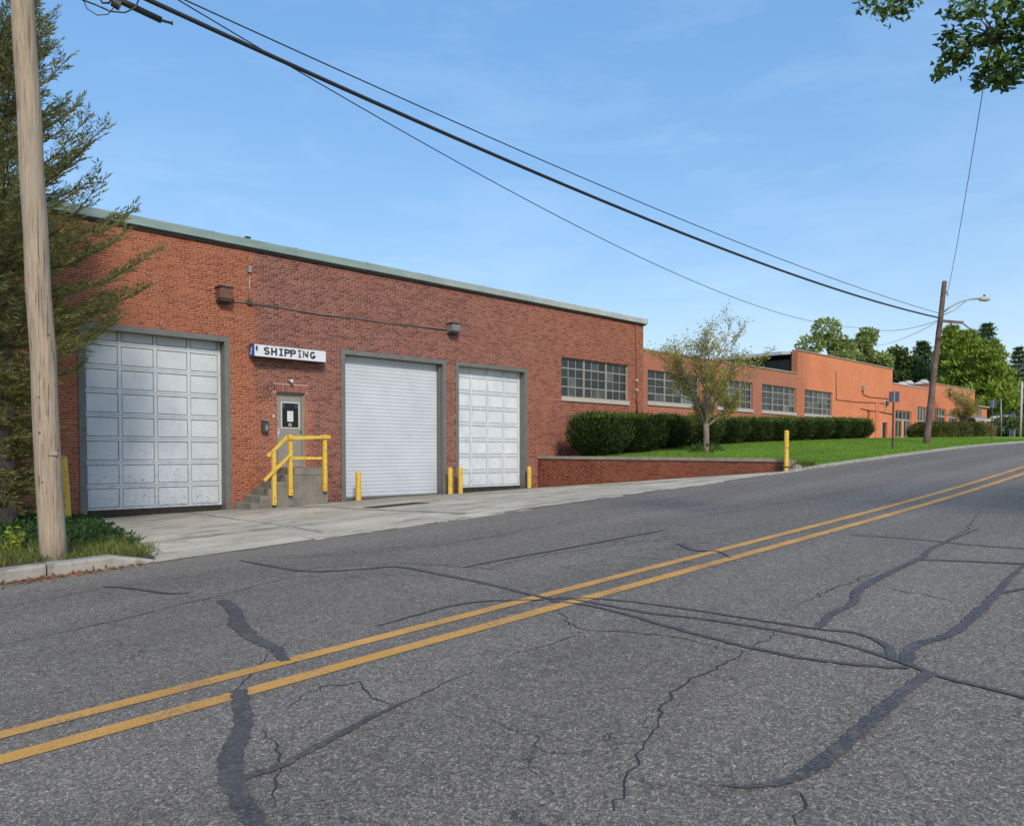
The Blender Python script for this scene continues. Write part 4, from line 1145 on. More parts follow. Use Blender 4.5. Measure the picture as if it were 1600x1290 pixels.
# door lamp, bell, mailbox
q = (fx(453, 596), fz(453, 596)); t = thing('door_lamp', (q[0], 0, q[1]), 'tiny white lamp on the brick above the grey entry door', 'lamp')
o = MB(); o.tube([(q[0], -.008, q[1] + .03), (q[0], -.06, q[1] + .03)], .04, 10); o.build('base', M['grey_metal'], t)
o = MB(); o.tube([(q[0], -.06, q[1] + .03), (q[0], -.12, q[1]), (q[0], -.14, q[1] - .05)], [.05, .055, .03], 10); o.build('globe', M['lamp_glass'], t, smooth=True)
q = (fx(427, 650), fz(427, 650)); o = MB(); o.box(q[0] - .03, q[0] + .03, -.03, -.009, q[1] - .04, q[1] + .04); tag(o.build('door_bell', M['alu']), 'small pale bell push on the brick left of the grey entry door', 'bell')
x0, x1, z0, z1 = fx(408, 665), fx(417, 665), fz(412, 675.5), fz(412, 656)
t = thing('mailbox', ((x0 + x1) / 2, 0, z0), 'dark grey metal mailbox on the brick left of the entry door', 'mailbox')
o = MB(); o.prism([(x0, -.13, z0), (x0, -.13, z1 - .1), (x0, -.09, z1 - .02), (x0, -.011, z1), (x0, -.011, z0)], (x1 - x0, 0, 0)); o.build('box', M['dark_metal'], t, bevel=.008)
o = MB(); o.box(x0 + .07, x1 - .03, -.137, -.131, z0 + .06, z1 - .14); o.build('front_plate', M['grey_metal'], t)
o = MB(); o.obox(((x0 + x1) / 2, -.075, z1 + .0), ((x1 - x0) / 2 + .012, 0, 0), (0, .07, .018), (0, 0, .01)); o.build('lid', M['grey_metal'], t)

# ---- SHIPPING box sign
YS = -.31
sx0, sx1 = fx(397.5, 550, YS), fx(509, 557, YS)
sz0, sz1 = fz(397.5, 555.5, YS), fz(397.5, 537, YS)
t = thing('shipping_sign', ((sx0 + sx1) / 2, -.1, sz0), 'white box sign reading SHIPPING in dark letters with a blue left end', 'sign')
o = MB(); o.box(sx0 + .004, sx1, YS, -.012, sz0, sz1); o.build('sign_box', M['sign_white'], t)
o = MB(); o.box(sx0 - .02, sx0 + .003, YS - .006, -.012, sz0 - .01, sz1 + .01); o.build('end_panel', M['sign_blue'], t)
o = MB(); ym = (YS - .012) / 2
o.box(sx0 - .026, sx0 - .0205, ym - .03, ym + .02, sz0 + .08, sz1 - .09); o.box(sx0 - .0262, sx0 - .0204, ym - .03, ym + .07, sz0 + .05, sz0 + .1); o.box(sx0 - .0262, sx0 - .0204, ym - .05, ym - .02, sz1 - .16, sz1 - .08)
o.build('end_mark', M['sign_white'], t)
o = MB(); o.box(sx0 - .01, sx1 + .01, YS - .012, -.013, sz0 - .02, sz0 - .001); o.box(sx0 - .01, sx1 + .005, YS - .008, -.013, sz1 + .001, sz1 + .015); o.build('frame_edge', M['dark_metal'], t)
H = sz1 - sz0; lh = H * .66; zb = sz0 + H * .17
cen = [fx(p, 552, YS) for p in (416.8, 428.2, 439.2, 448.8, 458, 468.2, 477.5, 488.5)]
LW = 0.178
def arc(cx_, cz_, rx_, rz_, a0, a1, th, n=10):
    out = []
    for i in range(n):
        t0, t1 = R(a0 + (a1 - a0) * i / n), R(a0 + (a1 - a0) * (i + 1) / n)
        out.append([(cx_ + (rx_ + s * th / 2) * math.cos(t_), cz_ + (rz_ + s * th / 2) * math.sin(t_)) for t_, s in ((t0, -1), (t0, 1), (t1, 1), (t1, -1))])
    return out
def letter(ch, cx_, mat):
    wd, th = LW, .05
    l, r_ = cx_ - wd / 2, cx_ + wd / 2
    polys = []
    bar = lambda x0, x1, z0, z1: polys.append([(x0, z0), (x1, z0), (x1, z1), (x0, z1)])
    zt = zb + lh; zm = zb + lh / 2
    if ch == 'H': bar(l, l + th, zb, zt); bar(r_ - th, r_, zb, zt); bar(l + th, r_ - th, zm - th / 2, zm + th / 2)
    if ch == 'I': bar(cx_ - th / 2, cx_ + th / 2, zb + th * .8, zt - th * .8); bar(l + .03, r_ - .03, zb, zb + th * .8); bar(l + .03, r_ - .03, zt - th * .8, zt)
    if ch == 'P':
        bar(l, l + th, zb, zt); bar(l + th, cx_ + .02, zt - th, zt); bar(l + th, cx_ + .02, zm - th / 2, zm + th / 2)
        rz = (zt - zm + th / 2) / 2; polys.extend(arc(cx_ + .02, zm - th / 2 + rz, r_ - cx_ - .02 - th / 2, rz - th / 2, -90, 90, th))
    if ch == 'N':
        bar(l, l + th * .8, zb, zt); bar(r_ - th * .8, r_, zb, zt); polys.append([(l + th * .8, zt), (l + th * .8, zt - .1), (r_ - th * .8, zb), (r_ - th * .8, zb + .1)])
    if ch == 'S':
        rz = (lh - th) / 4
        polys.extend(arc(cx_, zm + rz, wd / 2 - th / 2, rz, 25, 270, th, 14)); polys.extend(arc(cx_, zm - rz, wd / 2 - th / 2, rz, 90, -155, th, 14))
    if ch == 'G':
        polys.extend(arc(cx_, zm, wd / 2 - th / 2, (lh - th) / 2, 40, 330, th, 18)); bar(cx_, r_, zm - th, zm - .005); bar(r_ - th, r_, zb + lh * .2, zm - th)
    o = MB()
    for p in polys:
        o.prism([(a_, YS - .001, b_) for a_, b_ in p], (0, -.004, 0))
    return o.build('letter', M[mat], t, fix=True)
for ch, c_, m_ in zip('SHIPPING', cen, ['ink'] * 5 + ['ink_faded', 'ink_faded', 'ink']): letter(ch, c_, m_)
o = MB(); c_ = fx(401, 545, YS)
for p in arc(c_ + .015, sz0 + H * .64, .028, .055, 60, 300, .04): o.prism([(a_, YS - .001, b_) for a_, b_ in p], (0, -.004, 0))
o.box(c_ - .01, c_ + .05, YS - .0052, YS - .0012, sz0 + H * .60, sz0 + H * .68)
o.build('sign_mark', M['ink'], t, fix=True)

# ---- concrete steps and landing
SY = -1.05
t = thing('concrete_steps', (10, -.5, .1), 'grey concrete steps and landing below the grey entry door', 'steps')
lx0, lx1, lz = fx(431, 728), fx(512.5, 760, SY), 1.2
g0 = zapron(10, 19.6)
x0s = fx(366, 790); nst = 5; run = (lx0 - x0s) / nst; rise = (lz - zdock(9) - .0) / (nst + 1)
for i in range(nst):
    o = MB(); xa = x0s + i * run
    o.box(xa, xa + run - .002, SY, -.012, -.3, zdock(9) + rise * (i + 1)); o.build('step', M['step'], t, bevel=.012)
o = MB(); o.box(lx0, lx1, SY, -.012, -.3, lz - .2); o.build('landing_base', M['step'], t, bevel=.01)
o = MB(); o.box(lx0, lx1 + .012, SY - .015, -.011, lz - .198, lz); o.build('landing_slab', M['step'], t, bevel=.012)
# ---- yellow railing
t = thing('yellow_railing', (lx0 + .4, SY - .08, .4), 'chipped yellow handrail and guard rail on the outer side of the concrete steps', 'railing')
YR = SY - .075
def rp_(px, py, dy=0.0): return at_perp(px, py, YR + dy - CAMY)
for (px, y0, y1) in ((427.5, 704, 789), (453, 680, 774), (507, 680, 767.5)):
    a, b = rp_(px, y0), rp_(px, y1)
    o = MB(); o.box(a.x - .055, a.x + .055, YR - .05, YR + .05, b.z, a.z + .02); o.build('post', M['yellow'], t, bevel=.012)
    o = MB()
    for zz in (b.z + .06, b.z + .2): o.tube([(a.x, YR - .05, zz), (a.x, YR - .058, zz)], .016, 8)
    o.build('bolt', M['rubber'], t)
def rail(p, q, dy, hgt=.1):
    a, b = rp_(*p), rp_(*q); a.y += dy; b.y += dy
    o = MB(); o.beam(a, b, .045, hgt); o.build('rail', M['yellow'], t, bevel=.008)
rail((449, 684), (514, 682.5), -.075); rail((453, 715.5), (506, 715.5), .075, .08)
rail((451, 682), (420, 713), .075, .085); rail((452, 710), (410.5, 751), -.075, .085)
# ---- bollards
def bollard(px, pyt, pyb, p, label, rad=.075, lean=0.0):
    a, b = at_perp(px, pyt, p), at_perp(px, pyb, p)
    zg = b.z
    t = thing('bollard', (b.x, b.y, zg), label, 'bollard', 'yellow steel bollards')
    o = MB(); n = 16; hgt = a.z - zg
    o.tube([(b.x, b.y, zg - .2), (b.x + lean * .5, b.y, zg + hgt * .5), (b.x + lean, b.y, zg + hgt - .03)], rad, n); o.build('pipe', M['yellow'], t, smooth=False, bevel=.004)
    o = MB(); o.tube([(b.x + lean, b.y, zg + hgt - .0295), (b.x + lean, b.y, zg + hgt - .012), (b.x + lean, b.y, zg + hgt)], [rad * .99, rad * .9, rad * .5], n); o.build('cap', M['yellow'], t)
    o = MB(); o.tube([(b.x, b.y, zg - .02), (b.x, b.y, zg + .015)], rad + .012, n); o.build('base_ring', M['rubber'], t)
bollard(104.5, 712, 815, 19.2, 'chipped yellow bollard left of the left dock door, half hidden behind the pale pole', .105, -.08)
bollard(560, 736.5, 785, 20.0, 'yellow bollard standing in front of the white roller door', .085)
bollard(703.5, 730, 775.5, 20.05, 'yellow bollard at the pier between the roller and right dock doors, left of the pair', .08)
bollard(719.5, 729.5, 774, 19.9, 'yellow bollard in front of the right panelled dock door, right of the pair', .08)
bollard(827, 728.5, 767.5, 20.1, 'yellow bollard at the right jamb of the right dock door by the retaining wall', .08)
bollard(1228.5, 672, 729, 10.95, 'tall yellow bollard at the street end of the retaining wall', .07)
# ---- drain cover in the apron
dc = at_perp(618, 802, 15.6)
o = MB(); dxx = [fx(586, 802, CAMY * 0 + 15.6 + CAMY), fx(652, 800, 15.6 + CAMY)]
P_ = [at_perp(586, 803, 14.9), at_perp(620, 800.5, 14.9), at_perp(652, 800, 15.9), at_perp(612, 803, 16.1)]
x0, x1, p0, p1 = 8.6, 9.9, 15.0, 15.7
cxd = at_perp(618, 802, 15.4).x; x0, x1 = cxd - .75, cxd + .75
V = [(x, p + CAMY, zapron(x, p) + .016) for x, p in ((x0, p0), (x1, p0), (x1, p1), (x0, p1))]
dr = thing('drain_cover', (cxd, 15.35 + CAMY, zapron(cxd, 15.35)), 'rusty iron drain cover set in the concrete apron before the roller door', 'drain cover')
o = MB(); o.prism([(a_, b_, c_ - .02) for a_, b_, c_ in V], (0, 0, .022)); o.build('frame', M['drain'], dr)
o = MB()
for k in range(14):
    xx = x0 + .06 + k * (x1 - x0 - .12) / 13; zz = zapron(xx, 15.35) + .019
    o.obox((xx, 15.35 + CAMY, zz), (.02, 0, .001), (0, .3, .3 * (zapron(xx, 15.6) - zapron(xx, 15.1)) / .5), (0, 0, .004))
o.build('grate', M['rubber'], dr)

# ================================================================== RETAINING WALL
A = Vector((WALL_A[0], WALL_A[1] + CAMY, 0)); B = Vector((WALL_B[0], WALL_B[1] + CAMY, 0))
dW = (B - A).normalized(); nW = Vector((dW.y, -dW.x, 0)); LWALL = (B - A).length        # nW points to the apron (-x side)
if nW.x > 0: nW = -nW
t = thing('retaining_wall', ((A + B) / 2 + Vector((0, 0, .4))), 'low red brick retaining wall with a concrete cap between the apron and the lawn', 'wall')
ZC0, ZC1 = 1.5, 1.44
def zcap(s): return ZC0 + (ZC1 - ZC0) * s / LWALL
def wmap(u, y, z): 
    q = A + dW * u + nW * (-y); return (q.x, q.y, z)
o = MB()
pts = [(0, -.3), (LWALL, -.3), (LWALL, zcap(LWALL) - .11), (0, zcap(0) - .11)]
o.prism([wmap(a_, 0, b_) for a_, b_ in pts], -nW * .28); core = o.build('wall_core', M['mortar_dark'], t, fix=True)
bl = [b for b in wall_bricks(0.02, LWALL, -.1, 1.39, []) if b[3] < zcap(b[0]) - .11 and b[3] > zapron(*(lambda q: (q.x, q.y - CAMY))(A + dW * b[0])) - .03]
bl.sort(key=lambda b: -b[0])
bm_ = bpy.data.meshes.new('brick'); bm_.from_pydata([wmap(*q) for q in []], [], [])
# one shared brick mesh for the nearest 300, the rest as one part
loc = [(lambda q: (dW * q[0] + nW * (-q[1]) + Vector((0, 0, q[2]))))(q) for q in brick_verts(-.1015, .1015, 0, CH - .0105, .0095, .0025)]
# orientation: make the outward normal face nW
bm_.from_pydata([tuple(q) for q in loc], [], BF if (dW.cross(Vector((0, 0, 1)))).dot(nW) > 0 else [f[::-1] for f in BF])
bm_.materials.append(M['brick_ret'])
for u0, u1, z0_, z1_ in bl[:300]:
    q = A + dW * ((u0 + u1) / 2)
    ob = place(bm_, 'brick', (q.x, q.y, z0_), core)
    if u1 - u0 < .2:
        s_ = (u1 - u0) / .203
        ob.matrix_basis = Matrix.Translation(ob.location) @ Matrix.Scale(s_, 4, dW)
V, F = bricks_to_mesh(bl[300:], wmap)
if (dW.cross(Vector((0, 0, 1)))).dot(nW) < 0: F = F[:, ::-1]
tag(raw_mesh('brick_field', V, F, M['brick_ret'], core), kind='stuff')
n = 6
for i in range(n):
    a_, b_ = LWALL * i / n, LWALL * (i + 1) / n + (.1 if i == n - 1 else 0)
    o = MB(); za, zb_ = zcap(a_), zcap(b_)
    o.prism([wmap(a_ + .004, -.05, za - .105), wmap(b_ - .004, -.05, zb_ - .105), wmap(b_ - .004, .33, zb_ - .105), wmap(a_ + .004, .33, za - .105)], (0, 0, .105))
    o.build('cap_stone', M['cap'], t, bevel=.012)
# rubble at the street end of the wall
for k, (dx, dy, r_) in enumerate(((.2, -.1, .13), (.4, .02, .12), (.55, -.15, .10), (.1, -.28, .10), (.68, .05, .09))):
    bm2 = bmesh.new(); bmesh.ops.create_icosphere(bm2, subdivisions=2, radius=r_)
    for v in bm2.verts: v.co *= 1 + random.uniform(-.22, .22); v.co.z *= .7
    me = bpy.data.meshes.new('stone'); bm2.to_mesh(me); bm2.free(); me.materials.append(M['cap'])
    ob = place(me, 'stone', (B.x + dx, B.y + dy, zlawn(B.x + dx, B.y + dy - CAMY) + .05))
    tag(ob, ['rough grey stone against the street end of the retaining wall', 'grey stone just right of the tall bollard', 'small outer stone in the grass by the tall bollard', 'low stone at the kerb side of the retaining wall end', 'small pale stone farthest up the grass from the bollard'][k], 'stone', 'stones at the retaining wall end')
for k in range(7):
    r_ = random.uniform(.08, .14); xx, yy = B.x + random.uniform(-.18, .05), B.y - .08 - k * .075
    bm2 = bmesh.new(); bmesh.ops.create_icosphere(bm2, subdivisions=2, radius=r_)
    for v in bm2.verts: v.co *= 1 + random.uniform(-.25, .25); v.co.z *= .8
    me = bpy.data.meshes.new('stone'); bm2.to_mesh(me); bm2.free(); me.materials.append(M['cap'])
    ob = place(me, 'stone', (xx, yy, zkerb(xx) + random.uniform(.05, .14)))
    tag(ob, 'rough grey stone in the rubble at the foot of the tall bollard', 'stone', 'rubble stones round the tall bollard')
n = 420; P = np.stack([B.x + rng.uniform(-.12, .9, n), B.y + rng.uniform(-.62, .15, n), np.zeros(n)], 1)
P[:, 2] = [zkerb(a_) + .08 for a_ in P[:, 0]]
V, F = leaves(P, np.array([0, 0, 1.0]) + rng.normal(size=P.shape) * .6, .10 + .14 * rng.random(n), .03)
tag(raw_mesh('rubble_weeds', V, F, M['grass']), kind='stuff')
# mulch strip under the hedge
mp_ = []
for xx in np.linspace(0, 1, 24):
    for p in (17.0, 17.8, 18.6, 19.4, 20.36):
        x_ = wall_x(p) + .26 + xx * 26; e = 0.35 * math.sin(xx * 9) * (1 if p < 17.5 else 0)
        mp_.append((x_, p + e + CAMY, zlawn(x_, p) + .012))
F = np.array([(i * 5 + j, (i + 1) * 5 + j, (i + 1) * 5 + j + 1, i * 5 + j + 1) for i in range(23) for j in range(4)])
tag(raw_mesh('mulch_bed', np.array(mp_), F, M['mulch']), kind='structure')

# ================================================================== POLES, CABLES
def leaning_pole(name, base, top, r0, r1, mat, label, cat):
    t = thing(name, base, label, cat)
    o = MB(); pts = [Vector(base).lerp(Vector(top), f) for f in np.linspace(-.04, 1, 14)]
    pts = [p + Vector((random.uniform(-.01, .01), random.uniform(-.01, .01), 0)) for p in pts]
    o.tube(pts, list(np.linspace(r0, r1, 14)), 20); o.build('pole', mat, t, smooth=True)
    return t
pb = at_perp(84, 872, 10.98); pb.z = zbed(pb.x, 10.98) - .02
ptop = pb + Vector((0, 0, 0)); 
_q = at_perp(36, 0, 10.9)
ddir = (_q - pb); ptop = pb + ddir * (9.3 / ddir.z)
pole1 = leaning_pole('utility_pole', pb, ptop, .155, .115, M['pole_pale'], 'pale weathered wooden utility pole standing in the grass behind the left kerb', 'utility pole')
o = MB(); q = pb + ddir * ((1.35) / ddir.z); o.obox((q.x + .02, q.y - .147, q.z), (.045, 0, 0), (0, .012, 0), (0, 0, .022)); o.build('pole_tag', M['cap_metal'], pole1)
o = MB(); q = pb + ddir * (8.2 / ddir.z); o.tube([q + Vector((-.2, -.02, 0)), q + Vector((.24, -.02, 0))], .02, 8); o.build('cable_clamp', M['dark_metal'], pole1)
p2b = at_perp(1447, 697, 12.1); p2b.z = zlawn(p2b.x, 12.1) - .02
p2t = at_perp(1476, 440, 12.2)
pole2 = leaning_pole('utility_pole', p2b, p2t, .15, .105, M['pole_dark'], 'dark leaning utility pole with a street lamp arm on the lawn edge', 'utility pole')
tt = (p2b - C0).dot(fwd)
def at2(px, py, dt=0.0): return at_depth(px, py, tt + dt)
o = MB(); arm = [at2(1474, 488), at2(1484, 480), at2(1500, 471.5), at2(1516, 467.5), at2(1531, 466.5)]; o.tube(arm, .035, 8)
o.tube([at2(1474, 492), at2(1490, 485), at2(1508, 471)], .018, 6); la = o.build('lamp_arm', M['grey_metal'], pole2, smooth=True)
o = MB(); a_, b_ = at2(1529, 467), at2(1547, 467); dd = (b_ - a_).normalized()
o.tube([a_, a_ + dd * .1, a_ + dd * .3, b_ - dd * .06, b_], [.05, .10, .12, .09, .03], 10); o.build('lamp_head', M['sill'], pole2, smooth=True)
o = MB(); c_ = (a_ + b_) / 2; o.tube([c_ + Vector((0, 0, .09)), c_ + Vector((0, 0, .19))], .045, 8); o.build('photocell', M['dark_metal'], pole2)
o = MB(); o.beam(at2(1468, 501), at2(1505, 504), .09, .11); o.build('cross_arm', M['pole_dark'], pole2)
o = MB(); o.tube([at2(1470, 518), at2(1480, 513), at2(1487, 505)], .02, 6); o.build('arm_brace', M['dark_metal'], pole2)
o = MB(); o.tube([at2(1504, 501.5), at2(1504, 506)], .05, 8); o.build('insulator', M['grey_metal'], pole2)
o = MB(); o.tube([at2(1479, 455), at2(1481, 462)], .03, 8); o.build('insulator', M['grey_metal'], pole2)

def cable(a, b, sag, r0, label, r1=None, n=40, mat='black', wig=0.0):
    a, b = Vector(a), Vector(b); pts = []
    for i in range(n + 1):
        f = i / n; p = a.lerp(b, f); p.z -= sag * 4 * f * (1 - f); pts.append(p)
    o = MB(); o.tube(pts, list(np.linspace(r0, r1 or r0, n + 1)), 6)
    return tag(o.build('overhead_cable', M[mat], smooth=True), label, 'cable', 'overhead lines along the street')
q1 = pb + ddir * (8.25 / ddir.z)
end_b = at2(1470, 497)
# the cable strung between the poles: sag solved so it passes the photographed midpoint
def fit_cable(a, b, mid):
    a, b = Vector(a), Vector(b); best = None
    for s in np.linspace(0, 2.5, 251):
        for f in np.linspace(.05, .95, 91):
            p = a.lerp(b, f); z = p.z - s * 4 * f * (1 - f)
            v = Vector((p.x, p.y, z)) - C0; t_ = v.dot(fwd)
            if t_ < .5: continue
            e = (800 + FPX * v.dot(rgt) / t_ - mid[0]) ** 2 + (CPY - FPX * v.dot(upv) / t_ - mid[1]) ** 2
            if best is None or e < best[0]: best = (e, s)
    return best[1]
for lab, a_, b_, mid, r_ in (
        ('thick black bundled cable between the two utility poles', at_depth(30, -93, 9.75), end_b, (800, 251), .034),
        ('upper thin wire above the thick cable between the poles', at_depth(45, -112, 9.8), at2(1470, 490), (800, 229), .011),
        ('lowest thin wire sagging below the thick cable across the sky', at_depth(30, -150, 9.7), at_depth(1350, 512, 44), (800, 304), .010)):
    cable(a_, b_, fit_cable(a_, b_, mid), r_, lab, r_ * 1.0)
cable(at2(1480, 458), at_depth(1552, 40, 8.5), .25, .010, 'lone service wire rising from the dark pole top into the maple leaves', .005)
cable(at2(1504, 505), at_depth(1640, 592, 75), .25, .028, 'lower heavy line running right from the dark pole crossarm')
cable(at2(1484, 505), at_depth(1640, 604, 75), .25, .016, 'thin inner line running right from the dark pole crossarm')
cable(at2(1466, 500), at_depth(1350, 512, 44), .3, .012, 'short thin wire from the dark pole toward the roof trees')
cable(at2(1466, 502), at_depth(1370, 540, 60), .2, .012, 'slanting wire from the dark pole down to the factory roof')
# splice closure hung from the bundle
s0, s1, s2 = at_depth(172, -6, 10.6), at_depth(252, 32, 11.0), at_depth(270, 37, 11.08)
t = thing('splice_closure', s0, 'black cylindrical cable splice case with a loop of slack hanging under the top left cables', 'cable splice')
o = MB(); o.tube([s0, s0.lerp(s1, .06), s1], [.03, .045, .045], 12); o.build('case', M['black'], t, smooth=True)
o = MB(); o.tube([s1, s1.lerp(s2, .8), s2], [.02, .018, .03], 8); o.build('stub_end', M['black'], t)
o = MB(); o.tube([at_depth(176, 2, 10.6), at_depth(188, 10, 10.65)], .07, 10); o.build('clamp', M['dark_metal'], t)
o = MB(); o.tube([at_depth(128, 0, 10.5), at_depth(150, 8, 10.55), at_depth(172, 18, 10.6), at_depth(195, 20, 10.65), at_depth(212, 12, 10.7), at_depth(218, -4, 10.75)], .011, 6)
o.tube([at_depth(130, 0, 10.5), at_depth(136, 14, 10.5), at_depth(152, 24, 10.55), at_depth(168, 23, 10.6), at_depth(178, 12, 10.6), at_depth(180, -4, 10.6)], .007, 6)
o.tube([at_depth(154, -6, 10.5), at_depth(160, 5, 10.5), at_depth(170, 5, 10.55), at_depth(176, -2, 10.6)], .014, 6)
o.build('slack_loop', M['black'], t, smooth=True)

# ---- street signs seen from behind
def street_sign(px, pyb, pyt, pxw, py1, p, label, two):
    b = at_perp(px, pyb, p); b.z = zlawn(b.x, p) - .02
    dep = (b - C0).dot(fwd); T = lambda x_, y_: at_depth(x_, y_, dep)
    t = thing('street_sign', b, label, 'sign', 'blue signs on dark posts')
    top = T(px + 2, pyt - 1)
    o = MB(); o.tube([b - Vector((0, 0, .2)), (b + top) / 2, top], .035, 8); o.build('post', M['dark_metal'], t)
    cz = (T(px, pyt).z + T(px, py1).z) / 2; hz_ = abs(T(px, pyt).z - T(px, py1).z) / 2; hw = pxw / FPX * dep / 2
    c_ = Vector((top.x, top.y, cz)) - fwd * .04
    rr = Vector((rgt.x, rgt.y, 0)).normalized(); ff = Vector((fwd.x, fwd.y, 0)).normalized()
    o = MB(); o.obox(c_, rr * hw, ff * .006, Vector((0, 0, hz_))); o.build('panel', M['post_sign'], t)
    o = MB(); o.obox(c_ - ff * .012, rr * .02, ff * .004, Vector((0, 0, hz_ * .98))); o.build('rib', M['grey_metal'], t)
street_sign(1394.5, 705, 612, 16, 628, 11.5, 'blue-backed street sign on a dark post at the lawn kerb, the nearer of the two', True)
street_sign(1549, 690, 625, 10, 637, 12.2, 'smaller distant blue sign on a dark post right of the factory end', False)
b = at_perp(1596, 686, 14.5); b.z = 2.9
o = MB(); dep = (b - C0).dot(fwd); tp = at_depth(1597, 596, dep); o.tube([at_depth(1594, 690, dep), tp], .075, 10); t = tag(o.build('utility_pole', M['sill'], smooth=True), 'slim pale utility pole at the far right edge of the road', 'utility pole')
b = at_perp(1564.5, 684, 14); dep = (b - C0).dot(fwd)
o = MB(); o.tube([at_depth(1564.5, 686, dep), at_depth(1564, 622, dep)], .035, 8); tag(o.build('pole', M['grey_metal'], smooth=True), 'thin grey metal post between the distant sign and the white house', 'post')
dep = 60; o = MB(); c_ = at_depth(1581.5, 680, 56); o.box(c_.x - .17, c_.x + .17, c_.y - .15, c_.y + .15, c_.z - .5, c_.z + .38); o.box(c_.x - .2, c_.x + .2, c_.y - .18, c_.y + .18, c_.z + .381, c_.z + .42)
tag(o.build('utility_box', M['slate']), 'small blue-grey utility pedestal on the grass near the road at far right', 'utility box')

# ================================================================== FAR HOUSE, CAR
c_ = at_depth(1567, 660, 112)
t = thing('white_house', (c_.x, c_.y, 2.6), 'distant low white house with a gable beyond the factory end', 'house')
rr = Vector((rgt.x, rgt.y, 0)).normalized(); ff = Vector((fwd.x, fwd.y, 0)).normalized()
D_ = 112
def hp(px, py, d=0): q = at_depth(px, py, D_); return q + ff * d
o = MB(); o.prism([hp(1545, 684), hp(1563, 684), hp(1563, 649.5), hp(1545, 651.5)], ff * 8); o.build('wall', M['house_white'], t, fix=True)
o = MB(); o.prism([hp(1564, 684, -1), hp(1582, 684, -1), hp(1582, 658, -1), hp(1575, 649, -1), hp(1564, 649.5, -1)], ff * 8); gw = o.build('gable', M['house_white'], t, fix=True)
o = MB(); c2 = hp(1569.5, 654, -1.1); o.tube([c2, c2 - ff * .06], .22 * 112 / 60, 12); o.build('gable_vent', M['dark_metal'], t)
o = MB(); o.prism([hp(1574, 648, -1.3), hp(1584, 659, -1.3), hp(1584, 657.5, -1.3), hp(1575, 647, -1.3)], ff * 9); o.build('roof', M['slate'], t, fix=True)
o = MB(); c2 = hp(1553, 656, -.1); o.obox(c2, rr * .35, ff * .05, Vector((0, 0, .22))); o.build('window', M['glass_dark'], t)
cc = at_depth(1556, 672, 95); cc.z -= .6
t = thing('parked_car', cc, 'silver parked van seen small between the distant sign and white house', 'car')
L2, W2_ = 2.2, .9
def cpt(u, v, z): return cc + rr * u + ff * v + Vector((0, 0, z))
o = MB(); o.prism([cpt(-L2, -W2_, .3), cpt(L2, -W2_, .3), cpt(L2, -W2_, .85), cpt(1.5, -W2_, 1.0), cpt(.7, -W2_, 1.7), cpt(-2.0, -W2_, 1.75), cpt(-L2, -W2_, 1.0)], ff * 2 * W2_); o.build('body', M['car_paint'], t, bevel=.05)
o = MB(); o.prism([cpt(-1.9, -W2_ - .01, 1.05), cpt(1.25, -W2_ - .01, 1.05), cpt(.65, -W2_ - .01, 1.55), cpt(-1.85, -W2_ - .01, 1.6)], ff * .02); o.build('window', M['glass_dark'], t, fix=True)
for u in (-1.4, 1.4):
    o = MB(); o.tube([cpt(u, -W2_ - .02, .33), cpt(u, -W2_ + .22, .33)], .33, 14); o.build('wheel', M['tyre'], t)

# ================================================================== VEGETATION
def fol(V): return np.concatenate(V)
def merge(parts):
    V = []; F = []; n = 0
    for v, f in parts: V.append(v); F.append(f + n); n += len(v)
    return np.concatenate(V), np.concatenate(F)
